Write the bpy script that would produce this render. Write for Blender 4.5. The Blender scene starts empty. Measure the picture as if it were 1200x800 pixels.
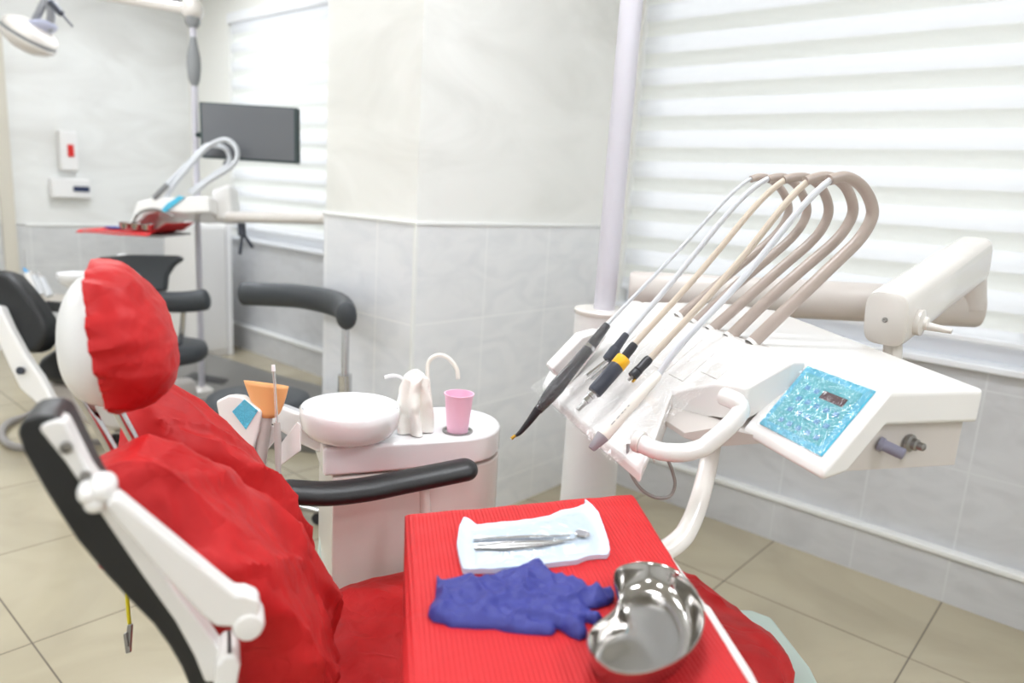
import bpy, bmesh, math, random
from mathutils import Vector as V, Matrix, noise
random.seed(7)
PI = math.pi
COL = bpy.context.scene.collection
# ------------------------------------------------------------------ camera frame
FPX = 849.5; CH = 1.31
_yaw, _pit, _rol = -0.86, .2024, -.0634
_Y, _X = math.cos(_yaw), -math.sin(_yaw)
FW = V((_X*math.cos(_pit), _Y*math.cos(_pit), -math.sin(_pit)))
_r = V((_Y, -_X, 0)); _d = FW.cross(_r)
RT = _r*math.cos(_rol)+_d*math.sin(_rol); DN = -_r*math.sin(_rol)+_d*math.cos(_rol)
CAM = V((0, 0, CH))
EC = V((.889, -.458, 0)); EW = V((.458, .889, 0))     # dental chair: towards its foot, across it
HE = V((.8434, -.5373, 0)); HW = V((.5373, .8434, 0))   # delivery head: front to back, along it
def ray(x, y): return RT*((x-600)/FPX)+DN*((y-400)/FPX)+FW
def atd(x, y, d): return CAM+ray(x, y)*d
def onp(x, y, n, c): r = ray(x, y); return CAM+r*((c-CAM.dot(n))/r.dot(n))
def onz(x, y, z): return onp(x, y, V((0, 0, 1)), z)
def onw(x, y, w): return onp(x, y, EW, w)
def onhw(x, y, w): return onp(x, y, HW, w)
def onX(x, y, X): return onp(x, y, V((1, 0, 0)), X)
def onY(x, y, Y): return onp(x, y, V((0, 1, 0)), Y)
def P(e, w, z): return EC*e+EW*w+V((0, 0, z))
def H(e, w, z): return HE*e+HW*w+V((0, 0, z))
# ------------------------------------------------------------------ materials
def lin(c):
    return tuple(((v/255)/12.92 if v/255 <= .04045 else ((v/255+.055)/1.055)**2.4) for v in c)+(1,)
def mat(name, rgb, rough=.5, metal=0, bump=None, coat=0, sub=0, spec=.5, trans=0, alpha=1, vary=None, ior=1.5):
    m = bpy.data.materials.new(name); m.use_nodes = True
    nt = m.node_tree; b = nt.nodes['Principled BSDF']
    b.inputs['Base Color'].default_value = lin(rgb)
    b.inputs['Roughness'].default_value = rough
    b.inputs['Metallic'].default_value = metal
    b.inputs['Coat Weight'].default_value = coat
    b.inputs['Specular IOR Level'].default_value = spec
    b.inputs['Transmission Weight'].default_value = trans
    b.inputs['IOR'].default_value = ior
    b.inputs['Alpha'].default_value = alpha
    if sub:
        b.inputs['Subsurface Weight'].default_value = sub; b.inputs['Subsurface Radius'].default_value = (.02, .01, .01); b.inputs['Subsurface Scale'].default_value = .5
    tc = nt.nodes.new('ShaderNodeTexCoord')
    if bump:
        sc, st, kind = bump
        t = nt.nodes.new('ShaderNodeTexNoise'); t.inputs['Scale'].default_value = sc; t.inputs['Detail'].default_value = 6
        if kind == 'crease':
            t = nt.nodes.new('ShaderNodeTexVoronoi'); t.feature = 'DISTANCE_TO_EDGE'; t.inputs['Scale'].default_value = sc
            w = nt.nodes.new('ShaderNodeTexNoise'); w.inputs['Scale'].default_value = sc*.8; w.inputs['Detail'].default_value = 3
            mx = nt.nodes.new('ShaderNodeMixRGB'); mx.inputs[0].default_value = .35
            nt.links.new(tc.outputs['Object'], w.inputs['Vector']); nt.links.new(tc.outputs['Object'], mx.inputs[1]); nt.links.new(w.outputs['Color'], mx.inputs[2])
            nt.links.new(mx.outputs[0], t.inputs['Vector']); src = t.outputs['Distance']
            cr = nt.nodes.new('ShaderNodeMapRange'); cr.inputs['From Max'].default_value = .12; nt.links.new(src, cr.inputs['Value']); src = cr.outputs[0]
        else:
            nt.links.new(tc.outputs['Object'], t.inputs['Vector']); src = t.outputs['Fac']
        bp = nt.nodes.new('ShaderNodeBump'); bp.inputs['Strength'].default_value = st; bp.inputs['Distance'].default_value = .004
        nt.links.new(src, bp.inputs['Height']); nt.links.new(bp.outputs[0], b.inputs['Normal'])
    if vary:
        sc, rgb2 = vary
        t = nt.nodes.new('ShaderNodeTexNoise'); t.inputs['Scale'].default_value = sc; t.inputs['Detail'].default_value = 5
        nt.links.new(tc.outputs['Object'], t.inputs['Vector'])
        r = nt.nodes.new('ShaderNodeMapRange'); r.inputs['From Min'].default_value = .35; r.inputs['From Max'].default_value = .65
        nt.links.new(t.outputs['Fac'], r.inputs['Value'])
        mx = nt.nodes.new('ShaderNodeMixRGB'); mx.inputs[1].default_value = lin(rgb); mx.inputs[2].default_value = lin(rgb2)
        nt.links.new(r.outputs[0], mx.inputs[0]); nt.links.new(mx.outputs[0], b.inputs['Base Color'])
    return m
def tilemat(name, rgb, rgb2, grout, plane, size, shift, mortar=.003, rough=.25, marble=6, bump=0):
    m = bpy.data.materials.new(name); m.use_nodes = True; nt = m.node_tree; b = nt.nodes['Principled BSDF']
    tc = nt.nodes.new('ShaderNodeTexCoord'); sp = nt.nodes.new('ShaderNodeSeparateXYZ'); cb = nt.nodes.new('ShaderNodeCombineXYZ')
    nt.links.new(tc.outputs['Object'], sp.inputs[0])
    for k in (0, 1):
        a = nt.nodes.new('ShaderNodeMath'); a.operation = 'SUBTRACT'; a.inputs[1].default_value = shift[k]-50*size[k]
        nt.links.new(sp.outputs[plane[k]], a.inputs[0]); nt.links.new(a.outputs[0], cb.inputs[k])
    n = nt.nodes.new('ShaderNodeTexNoise'); n.inputs['Scale'].default_value = marble; n.inputs['Detail'].default_value = 8; n.inputs['Distortion'].default_value = 1.2
    mp = nt.nodes.new('ShaderNodeMapping'); mp.inputs['Rotation'].default_value = (.5, .4, .6); mp.inputs['Scale'].default_value = (1, 1, 2.2)
    nt.links.new(tc.outputs['Object'], mp.inputs[0]); nt.links.new(mp.outputs[0], n.inputs['Vector'])
    r = nt.nodes.new('ShaderNodeMapRange'); r.inputs['From Min'].default_value = .4; r.inputs['From Max'].default_value = .68
    nt.links.new(n.outputs['Fac'], r.inputs['Value'])
    mx = nt.nodes.new('ShaderNodeMixRGB'); mx.inputs[1].default_value = lin(rgb); mx.inputs[2].default_value = lin(rgb2); nt.links.new(r.outputs[0], mx.inputs[0])
    if size[0] < 50:
        t = nt.nodes.new('ShaderNodeTexBrick'); t.offset = 0; t.squash = 1
        t.inputs['Scale'].default_value = 1; t.inputs['Brick Width'].default_value = size[0]; t.inputs['Row Height'].default_value = size[1]
        t.inputs['Mortar Size'].default_value = mortar; t.inputs['Mortar Smooth'].default_value = .3; t.inputs['Bias'].default_value = 0
        nt.links.new(cb.outputs[0], t.inputs['Vector'])
        nt.links.new(mx.outputs[0], t.inputs['Color1']); nt.links.new(mx.outputs[0], t.inputs['Color2']); t.inputs['Mortar'].default_value = lin(grout)
        nt.links.new(t.outputs['Color'], b.inputs['Base Color'])
    else:
        nt.links.new(mx.outputs[0], b.inputs['Base Color'])
    b.inputs['Roughness'].default_value = rough
    return m
M = dict(
 white=mat('white_plastic', (236, 234, 232), .22, coat=.3),
 shell=mat('white_shell', (232, 231, 231), .35),
 grey=mat('grey_plastic', (186, 180, 176), .35),
 bodygrey=mat('beige_grey_body', (206, 199, 194), .35),
 bar=mat('pale_bar', (226, 221, 216), .25, coat=.3),
 tan=mat('tan_hose', (174, 160, 151), .32),
 tan2=mat('beige_hose', (206, 193, 177), .4),
 pale=mat('pale_hose', (208, 211, 216), .35),
 black=mat('black_leather', (30, 31, 33), .42, bump=(160, .15, 'n')),
 dark=mat('dark_leather', (56, 60, 65), .45, bump=(160, .1, 'n')),
 red=mat('red_nonwoven', (180, 14, 18), .55, bump=(9, .22, 'crease'), vary=(14, (198, 34, 36)), spec=.3),
 red2=mat('red_elastic', (206, 22, 26), .6, bump=(60, .4, 'n')),
 chrome=mat('chrome', (205, 205, 208), .12, 1),
 steel=mat('polished_steel', (186, 183, 180), .13, 1, bump=(16, .12, 'n')),
 satin=mat('satin_metal', (160, 158, 156), .3, 1),
 ceramic=mat('white_ceramic', (240, 240, 242), .1, coat=.5),
 pink=mat('pink_cup', (255, 204, 228), .4),
 towel=mat('paper_towel', (249, 246, 240), .8, bump=(40, .4, 'n'), sub=.1),
 orange=mat('orange_rubber', (236, 172, 112), .45),
 cyan=mat('cyan_keypad', (96, 214, 250), .16, bump=(38, .8, 'crease'), coat=.6),
 cyan2=mat('cyan_panel', (100, 210, 228), .16, bump=(45, .8, 'crease'), coat=.6),
 keys=mat('blue_keys', (62, 150, 205), .3),
 maroon=mat('maroon_display', (70, 35, 50), .2),
 glove=mat('nitrile_glove', (52, 57, 140), .55, bump=(60, .6, 'n')),
 pouch=mat('pouch_paper', (206, 222, 240), .5, bump=(50, .3, 'n')),
 rubber=mat('black_rubber', (32, 32, 38), .4),
 wrap=mat('wrapped_dark', (30, 30, 38), .22, bump=(90, 1.0, 'n'), coat=.3),
 navy=mat('dark_slate', (52, 56, 68), .35),
 yellow=mat('yellow_ring', (240, 180, 10), .35),
 gold=mat('gold_tip', (205, 160, 70), .25, 1),
 ivory=mat('ivory_plastic', (234, 229, 220), .3, coat=.3),
 tip=mat('grey_tip', (150, 146, 152), .4),
 purple=mat('violet_grey_knob', (132, 130, 148), .35),
 pgreen=mat('pale_green_plastic', (196, 214, 206), .4),
 ystrap=mat('yellow_strap', (214, 198, 10), .5),
 screen=mat('screen', (92, 94, 98), .35),
 bezel=mat('bezel', (28, 48, 48), .4),
 lampgrey=mat('lamp_grey', (150, 152, 158), .3),
 lens=mat('lamp_lens', (196, 200, 224), .1, coat=.6),
 sleeve=mat('grey_sleeve', (140, 142, 144), .6),
 plate=mat('grey_base_plate', (120, 118, 114), .4),
 redgel=mat('red_soap', (208, 40, 34), .3),
 bluegel=mat('dark_blue_panel', (26, 40, 78), .3),
 walltrim=mat('white_trim', (236, 237, 236), .3),
 frame=mat('window_frame_white', (232, 234, 238), .3),
 beige=mat('door_casing', (205, 200, 188), .5),
 post=mat('post_grey', (205, 203, 212), .35),
 paper=mat('red_napkin', (206, 28, 33), .6),
 cable=mat('grey_cable', (150, 146, 144), .45),
 print=mat('grey_print', (150, 150, 155), .5),
)
# embossed ribs on the paper napkin
nt = M['paper'].node_tree; b = nt.nodes['Principled BSDF']; tc = nt.nodes.new('ShaderNodeTexCoord')
mp = nt.nodes.new('ShaderNodeMapping'); mp.inputs['Rotation'].default_value = (0, 0, math.radians(39))
wv = nt.nodes.new('ShaderNodeTexWave'); wv.inputs['Scale'].default_value = 56; wv.bands_direction = 'X'
bp = nt.nodes.new('ShaderNodeBump'); bp.inputs['Strength'].default_value = .4; bp.inputs['Distance'].default_value = .003
nt.links.new(tc.outputs['Object'], mp.inputs[0]); nt.links.new(mp.outputs[0], wv.inputs['Vector']); nt.links.new(wv.outputs['Fac'], bp.inputs['Height']); nt.links.new(bp.outputs[0], b.inputs['Normal'])
def thinmat(name, fac_tr, rgb, rough, bump=None):
    m = bpy.data.materials.new(name); m.use_nodes = True; nt = m.node_tree; nt.nodes.clear()
    o = nt.nodes.new('ShaderNodeOutputMaterial'); mx = nt.nodes.new('ShaderNodeMixShader'); t = nt.nodes.new('ShaderNodeBsdfTransparent')
    g = nt.nodes.new('ShaderNodeBsdfGlossy'); g.inputs['Roughness'].default_value = rough; g.inputs['Color'].default_value = lin(rgb)
    mx.inputs[0].default_value = 1-fac_tr
    nt.links.new(t.outputs[0], mx.inputs[1]); nt.links.new(g.outputs[0], mx.inputs[2]); nt.links.new(mx.outputs[0], o.inputs[0])
    if bump:
        tc = nt.nodes.new('ShaderNodeTexCoord'); n = nt.nodes.new('ShaderNodeTexNoise'); n.inputs['Scale'].default_value = bump[0]; n.inputs['Detail'].default_value = 3; n.inputs['Distortion'].default_value = 2
        bp = nt.nodes.new('ShaderNodeBump'); bp.inputs['Strength'].default_value = bump[1]; bp.inputs['Distance'].default_value = .006
        nt.links.new(tc.outputs['Object'], n.inputs['Vector']); nt.links.new(n.outputs['Fac'], bp.inputs['Height']); nt.links.new(bp.outputs[0], g.inputs['Normal'])
    return m
M['glass'] = thinmat('window_glass', .93, (255, 255, 255), .02)
M['film'] = thinmat('clear_film', .86, (255, 255, 255), .12, (38, 1))
M['sheath'] = thinmat('film_sheath', .94, (255, 255, 255), .08, (160, 1.0))
M['clear'] = thinmat('clear_tube', .6, (255, 255, 255), .1)
# zebra blind: alternating translucent cloth and sheer bands
def blindmat():
    m = bpy.data.materials.new('zebra_blind'); m.use_nodes = True; nt = m.node_tree; nt.nodes.clear()
    o = nt.nodes.new('ShaderNodeOutputMaterial'); tc = nt.nodes.new('ShaderNodeTexCoord'); sp = nt.nodes.new('ShaderNodeSeparateXYZ'); nt.links.new(tc.outputs['Object'], sp.inputs[0])
    a = nt.nodes.new('ShaderNodeMath'); a.operation = 'MULTIPLY_ADD'; a.inputs[1].default_value = 1/.1285; a.inputs[2].default_value = -.836/.1285+20
    nt.links.new(sp.outputs[2], a.inputs[0])
    fr = nt.nodes.new('ShaderNodeMath'); fr.operation = 'FRACT'; nt.links.new(a.outputs[0], fr.inputs[0])
    rp = nt.nodes.new('ShaderNodeValToRGB'); e = rp.color_ramp.elements
    e[0].position = 0; e[0].color = (0, 0, 0, 1); e[1].position = 1; e[1].color = (0, 0, 0, 1)
    for p_, v in ((.03, 1), (.45, 1), (.52, 0)):
        k = e.new(p_); k.color = (v, v, v, 1)
    nt.links.new(fr.outputs[0], rp.inputs[0])
    df = nt.nodes.new('ShaderNodeBsdfDiffuse'); df.inputs[0].default_value = lin((236, 238, 234))
    tl = nt.nodes.new('ShaderNodeBsdfTranslucent'); tl.inputs[0].default_value = lin((240, 242, 238))
    m1 = nt.nodes.new('ShaderNodeMixShader'); m1.inputs[0].default_value = .30; nt.links.new(df.outputs[0], m1.inputs[1]); nt.links.new(tl.outputs[0], m1.inputs[2])
    df2 = nt.nodes.new('ShaderNodeBsdfDiffuse'); df2.inputs[0].default_value = lin((242, 244, 246))
    tl2 = nt.nodes.new('ShaderNodeBsdfTranslucent'); tl2.inputs[0].default_value = lin((250, 250, 252))
    m3 = nt.nodes.new('ShaderNodeMixShader'); m3.inputs[0].default_value = .55; nt.links.new(df2.outputs[0], m3.inputs[1]); nt.links.new(tl2.outputs[0], m3.inputs[2])
    tr = nt.nodes.new('ShaderNodeBsdfTransparent'); m4 = nt.nodes.new('ShaderNodeMixShader'); m4.inputs[0].default_value = .22
    nt.links.new(m3.outputs[0], m4.inputs[1]); nt.links.new(tr.outputs[0], m4.inputs[2])
    m2 = nt.nodes.new('ShaderNodeMixShader'); nt.links.new(rp.outputs[0], m2.inputs[0]); nt.links.new(m4.outputs[0], m2.inputs[1]); nt.links.new(m1.outputs[0], m2.inputs[2])
    nt.links.new(m2.outputs[0], o.inputs[0]); return m
M['blind'] = blindmat()
def emit(name, rgb, s):
    m = bpy.data.materials.new(name); m.use_nodes = True; b = m.node_tree.nodes['Principled BSDF']
    b.inputs['Base Color'].default_value = lin(rgb); b.inputs['Emission Color'].default_value = lin(rgb); b.inputs['Emission Strength'].default_value = s; return m
# ------------------------------------------------------------------ mesh helpers
class MB:
    def __init__(s): s.v = []; s.f = []
    def add(s, v, f):
        n = len(s.v); s.v += [V(q) for q in v]; s.f += [tuple(i+n for i in q) for q in f]; return s
    def box(s, x0, x1, y0, y1, z0, z1, xf=None):
        v = [(x, y, z) for z in (z0, z1) for y in (y0, y1) for x in (x0, x1)]
        if xf: v = [xf(*q) for q in v]
        return s.add(v, [(0, 2, 3, 1), (4, 5, 7, 6), (0, 1, 5, 4), (2, 6, 7, 3), (0, 4, 6, 2), (1, 3, 7, 5)])
    def obox(s, c, ax, ay, az):      # box about c with half axes
        c = V(c); v = [c+ax*i+ay*j+az*k for k in (-1, 1) for j in (-1, 1) for i in (-1, 1)]
        return s.add(v, [(0, 2, 3, 1), (4, 5, 7, 6), (0, 1, 5, 4), (2, 6, 7, 3), (0, 4, 6, 2), (1, 3, 7, 5)])
    def tube(s, pts, r, n=14, cap=True, sx=1, sy=1, up=None):
        pts = [V(p) for p in pts]; N = len(pts); rs = r if isinstance(r, (list, tuple)) else [r]*N
        t = (pts[1]-pts[0]).normalized(); u = up.copy() if up else (V((0, 0, 1)) if abs(t.z) < .9 else V((1, 0, 0)))
        vs = []
        for i in range(N):
            t = (pts[min(i+1, N-1)]-pts[max(i-1, 0)]).normalized()
            u = (u-t*u.dot(t)); u.normalize(); b_ = t.cross(u)
            vs += [pts[i]+(u*math.cos(2*PI*k/n)*sx+b_*math.sin(2*PI*k/n)*sy)*rs[i] for k in range(n)]
        fs = [(i*n+k, i*n+(k+1) % n, (i+1)*n+(k+1) % n, (i+1)*n+k) for i in range(N-1) for k in range(n)]
        if cap: fs += [tuple(range(n))[::-1], tuple((N-1)*n+k for k in range(n))]
        return s.add(vs, fs)
    def rtube(s, pts, r, n=20, sx=1, sy=1, up=None, m=6, k=1.0):
        pts = [V(p) for p in pts]; t0 = (pts[0]-pts[1]).normalized(); t1 = (pts[-1]-pts[-2]).normalized()
        A = [(math.sin(PI/2*i/m), max(.04, math.cos(PI/2*i/m))) for i in range(m, 0, -1)]
        P_ = [pts[0]+t0*r*k*a for a, b_ in A]+pts+[pts[-1]+t1*r*k*a for a, b_ in A[::-1]]
        R2 = [r*b_ for a, b_ in A]+[r]*len(pts)+[r*b_ for a, b_ in A[::-1]]
        return s.tube(P_, R2, n, True, sx, sy, up)
    def lathe(s, c, ax, prof, n=32, cap=False):      # profile (radius, height) about axis ax from c
        c = V(c); ax = V(ax).normalized(); u = ax.orthogonal().normalized(); w = ax.cross(u); vs = []
        for r, h in prof: vs += [c+ax*h+(u*math.cos(2*PI*k/n)+w*math.sin(2*PI*k/n))*r for k in range(n)]
        m_ = len(prof)
        fs = [(i*n+k, i*n+(k+1) % n, (i+1)*n+(k+1) % n, (i+1)*n+k) for i in range(m_-1) for k in range(n)]
        if cap: fs += [tuple(range(n))[::-1], tuple((m_-1)*n+k for k in range(n))]
        return s.add(vs, fs)
    def slab(s, pts, off):           # polygon (3d points) extruded by off
        pts = [V(p) for p in pts]; n = len(pts)
        return s.add(pts+[p+off for p in pts], [tuple(range(n))[::-1], tuple(range(n, 2*n))]+[(i, (i+1) % n, n+(i+1) % n, n+i) for i in range(n)])
    def plan(s, poly, top, bot, cuts=(), xf=None):   # plan polygon given heights; cuts along the first axis
        bm = bmesh.new(); f = bm.faces.new([bm.verts.new((a, b_, 0)) for a, b_ in poly])
        for c in cuts: bmesh.ops.bisect_plane(bm, geom=bm.verts[:]+bm.edges[:]+bm.faces[:], plane_co=(c, 0, 0), plane_no=(1, 0, 0))
        bm.verts.index_update(); vs = [(v.co.x, v.co.y) for v in bm.verts]; n = len(vs)
        T = [(x, y, top(x, y)) for x, y in vs]+[(x, y, bot(x, y)) for x, y in vs]
        if xf: T = [xf(*q) for q in T]
        fs = []
        for f in bm.faces:
            ii = [v.index for v in f.verts]; fs += [tuple(ii), tuple(i+n for i in ii[::-1])]
        for e in bm.edges:
            if len(e.link_faces) == 1:
                l = e.link_loops[0]; a, b_ = l.vert.index, l.link_loop_next.vert.index; fs.append((b_, a, a+n, b_+n))
        bm.free(); return s.add(T, fs)
    def sell(s, c, A, B, Cz, n1=2.5, n2=2.5, nu=40, nv=24, warp=None, ph0=-PI/2):   # superellipsoid
        c = V(c); pw = lambda x, p: math.copysign(abs(x)**p, x); vs = []
        for j in range(nv+1):
            ph = ph0+(PI/2-ph0)*j/nv
            for i in range(nu):
                th = 2*PI*i/nu
                x = pw(math.cos(ph), 2/n1)*pw(math.cos(th), 2/n2); y = pw(math.cos(ph), 2/n1)*pw(math.sin(th), 2/n2); z = pw(math.sin(ph), 2/n1)
                if warp: x, y, z = warp(x, y, z)
                vs.append(c+A*x+B*y+Cz*z)
        fs = [(j*nu+i, j*nu+(i+1) % nu, (j+1)*nu+(i+1) % nu, (j+1)*nu+i) for j in range(nv) for i in range(nu)]
        return s.add(vs, fs)
    def grid(s, fn, nu, nv):
        vs = [fn(i/nu, j/nv) for j in range(nv+1) for i in range(nu+1)]
        return s.add(vs, [(j*(nu+1)+i, j*(nu+1)+i+1, (j+1)*(nu+1)+i+1, (j+1)*(nu+1)+i) for j in range(nv) for i in range(nu)])
TW = {}     # world matrix of each root
def rootof(o):
    while o.parent: o = o.parent
    return o
def obj(name, mb, m, parent=None, bevel=0, seg=3, ang=35, disp=None, solid=0, sub=0, recalc=True):
    me = bpy.data.meshes.new(name)
    vs = mb.v
    if parent is None:
        lo = V((sum(v.x for v in vs)/len(vs), sum(v.y for v in vs)/len(vs), min(v.z for v in vs))); T = Matrix.Translation(lo)
    else: T = TW[rootof(parent).name]
    Ti = T.inverted()
    bm = bmesh.new(); bv = [bm.verts.new(Ti @ v) for v in vs]
    for f in mb.f:
        try: bm.faces.new([bv[i] for i in f])
        except ValueError: pass
    bmesh.ops.remove_doubles(bm, verts=bm.verts, dist=1e-6)
    if recalc: bmesh.ops.recalc_face_normals(bm, faces=bm.faces)
    if disp:
        bm.normal_update(); off = [(v, v.normal*disp(T @ v.co)) for v in bm.verts]
        for v, d in off: v.co += d
    bm.to_mesh(me); bm.free()
    for p in me.polygons: p.use_smooth = True
    if not bevel: me.set_sharp_from_angle(angle=math.radians(ang))
    o = bpy.data.objects.new(name, me); COL.objects.link(o)
    me.materials.append(M[m] if isinstance(m, str) else m)
    if parent is None: o.location = T.translation; TW[o.name] = T
    else: o.parent = parent
    if solid:
        md = o.modifiers.new('solid', 'SOLIDIFY'); md.thickness = solid; md.offset = 0
    if bevel:
        md = o.modifiers.new('bevel', 'BEVEL'); md.width = bevel; md.segments = seg; md.limit_method = 'ANGLE'; md.angle_limit = math.radians(30); md.harden_normals = True
    if sub:
        md = o.modifiers.new('sub', 'SUBSURF'); md.levels = sub; md.render_levels = sub
    return o
def tag(o, label, cat, group=None, kind=None):
    o['label'] = label; o['category'] = cat
    if group: o['group'] = group
    if kind: o['kind'] = kind
    return o
def thing(name, loc, label, cat, group=None, rz=0):
    o = bpy.data.objects.new(name, None); COL.objects.link(o); o.location = loc; o.rotation_euler = (0, 0, rz); o.empty_display_size = .05
    TW[o.name] = Matrix.Translation(V(loc)) @ Matrix.Rotation(rz, 4, 'Z')
    return tag(o, label, cat, group)
def struct(name, mb, m, **k):
    o = obj(name, mb, m, **k)
    if not o.parent: o['kind'] = 'structure'
    return o
def shift0(o):      # keep the object's own frame on the world frame, so tile grids line up
    t = o.location.copy(); o.data.transform(Matrix.Translation(t)); o.location = (0, 0, 0); TW[o.name] = Matrix.Identity(4); return o
def spline(pts, n=12):     # Catmull-Rom
    pts = [V(p) for p in pts]; q = [pts[0]*2-pts[1]]+pts+[pts[-1]*2-pts[-2]]; out = []
    for i in range(1, len(q)-2):
        for k in range(n):
            t = k/n; a, b_, c, d = q[i-1:i+3]
            out.append(.5*((2*b_)+(c-a)*t+(2*a-5*b_+4*c-d)*t*t+(3*b_-a-3*c+d)*t**3))
    return out+[pts[-1]]
def relax(p, k):
    for _ in range(k): p = [p[0]]+[(p[i-1]+p[i]*2+p[i+1])/4 for i in range(1, len(p)-1)]+[p[-1]]
    return p
def fr(p, s=1, o=4): return noise.fractal(V(p)*s, 1, 2, o)
def ridge(p, s=1): return 1-abs(noise.noise(V(p)*s))*2
def interp(xs, ys, x):
    if x <= xs[0]: return ys[0]
    for a in range(len(xs)-1):
        if x <= xs[a+1]: return ys[a]+(ys[a+1]-ys[a])*(x-xs[a])/(xs[a+1]-xs[a])
    return ys[-1]
# ================================================================== ROOM
XW = 2.82; YB = 6.0; ZC = 2.75; X0 = -2.4; Y0 = -2.6
M['floor'] = tilemat('floor_tile', (184, 174, 150), (170, 160, 138), (112, 104, 92), (0, 1), (.602, .602), (.523, .334), .0028, .16, 2)
M['wtile'] = tilemat('dado_tile', (208, 209, 212), (198, 199, 202), (214, 216, 218), (1, 2), (.31, .292), (.335, .178), .0035, .3, 5)
M['wtileX'] = tilemat('dado_tile_back', (206, 207, 208), (196, 197, 199), (218, 220, 220), (0, 2), (.31, .292), (.1, .0), .0035, .3, 5)
M['ctileX'] = tilemat('column_tile_front', (235, 236, 238), (226, 228, 231), (242, 243, 244), (0, 2), (.37, .35), (1.616, .489), .0035, .3, 5)
M['ctileY'] = tilemat('column_tile_side', (233, 234, 238), (224, 226, 231), (242, 242, 244), (1, 2), (.31, .35), (2.07, .489), .0035, .3, 5)
M['marble'] = tilemat('marbled_wall', (230, 231, 230), (218, 218, 216), (0, 0, 0), (0, 1), (99, 99), (0, 0), 0, .45, 1.6)
M['plain'] = mat('plain_wall', (232, 232, 228), .5)
def sb(name, a, m, parent=None, bevel=0):
    o = struct(name, MB().box(*a), m, parent=parent, bevel=bevel)
    return shift0(o) if not parent else o
sb('floor', (X0, XW+.3, Y0, YB+.2, -.1, 0), 'floor')
sb('ceiling', (X0-.2, XW+.3, Y0-.2, YB+.2, ZC, ZC+.1), 'plain')
sb('wall_back', (X0, XW+.3, YB, YB+.15, .875, ZC), 'marble')
sb('wall_back_lower', (X0, XW+.3, YB-.006, YB+.15, 0, .87), 'wtileX')
sb('trim_3', (1.62, XW, YB-.016, YB, .868, .882), 'walltrim')
sb('wall_left', (X0-.15, X0, Y0, YB, 0, ZC), 'marble')
sb('wall_front', (X0, XW+.3, Y0-.15, Y0, 0, ZC), 'marble')
sb('trim_4', (1.48, 1.56, YB-.03, YB, 0, 2.2), 'beige')
# window wall: dado, piers between the openings
WIN = [(-1.3, 1.80), (2.75, 5.35)]; ZS = .83; ZT = 2.45
sb('wall_right_lower', (XW, XW+.15, Y0, YB, 0, ZS), 'wtile')
for nm, (a, b_) in zip(('wall_right_near', 'wall_right_middle', 'wall_right_far'), ((Y0, -1.3), (1.80, 2.75), (5.35, YB))):
    sb(nm, (XW, XW+.15, a, b_, ZS, ZT), 'plain')
sb('wall_right_upper', (XW, XW+.15, Y0, YB, ZT, ZC), 'plain')
sb('baseboard_right', (XW-.035, XW, Y0, YB, 0, .165), 'wtile')
sb('trim_1', (XW-.045, XW, Y0, YB, .165, .187), 'walltrim', bevel=.006)
sb('baseboard_back', (X0, XW-.035, YB-.03, YB, 0, .165), 'wtileX')
# column standing out from the window wall
M['marble2'] = tilemat('marbled_pier', (240, 240, 237), (228, 228, 224), (0, 0, 0), (0, 1), (99, 99), (0, 0), 0, .4, 1.6)
o = struct('wall_pier', MB().box(1.642, XW, 1.87, 2.39, 1.19, ZC), 'marble2'); shift0(o)
mb = MB().box(1.636, XW, 1.864, 2.396, 0, 1.187); o = shift0(struct('wall_pier_lower', mb, 'ctileX'))
o.data.materials.append(M['ctileY'])
for p in o.data.polygons:
    if abs(p.normal.x) > .5: p.material_index = 1
sb('trim_2', (1.630, XW, 1.858, 2.402, 1.182, 1.194), 'walltrim', bevel=.003)
sb('trim_5', (1.632, 1.645, 1.860, 1.873, 0, 1.187), 'walltrim', bevel=.002)
for k, (a, b_) in enumerate(WIN):
    w = shift0(struct('window_%d' % (k+1), MB().box(XW+.09, XW+.10, a, b_, ZS, ZT), 'glass'))
    fm = MB()
    for y in (a, (a+b_)/2-.03, b_-.06): fm.box(XW+.06, XW+.13, y, y+.06, ZS+.03, ZT)
    fm.box(XW+.055, XW+.135, a, b_, ZS+.02, ZS+.10); fm.box(XW+.06, XW+.13, a, b_, ZT-.06, ZT)
    struct('window_frame', fm, 'frame', parent=w, bevel=.006)
    struct('window_sill', MB().box(XW-.03, XW+.06, a-.02, b_+.02, ZS-.005, ZS+.02), 'frame', parent=w, bevel=.006)
    struct('handle', MB().box(XW+.035, XW+.055, (a+b_)/2-.015, (a+b_)/2+.015, 1.45, 1.60), 'frame', parent=w, bevel=.004)
def blind(a, b_, z0, z1, label):
    t = thing('window_blind', (XW-.02, (a+b_)/2, z0), label, 'blind', None)
    def fn(u, v):
        z = z0+(z1-z0)*v; ph = ((z-.836)/.1285) % 1
        return V((XW+.012+.010*math.cos(2*PI*(ph-.25)), a+(b_-a)*u, z))
    obj('blind_fabric', MB().grid(fn, 6, int((z1-z0)/.1285*12)), 'blind', t)
    obj('bottom_rail', MB().box(XW-.004, XW+.024, a, b_, z0-.022, z0), 'frame', t, bevel=.006)
    obj('headrail', MB().box(XW-.03, XW+.045, a, b_, z1, z1+.07), 'frame', t, bevel=.01)
    return t
blind(-1.28, 1.79, .935, 2.38, 'white striped day-and-night blind over the near window on the right')
blind(2.77, 5.33, .935, 2.38, 'white striped day-and-night blind over the far window behind the monitor')
# the blinds' patterns run in world height: keep the fabric's frame on the world
for o in list(COL.objects):
    if o.name.startswith('blind_fabric'):
        r = o.parent.location.copy(); o.data.transform(Matrix.Translation(r)); o.location = -r
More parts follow.
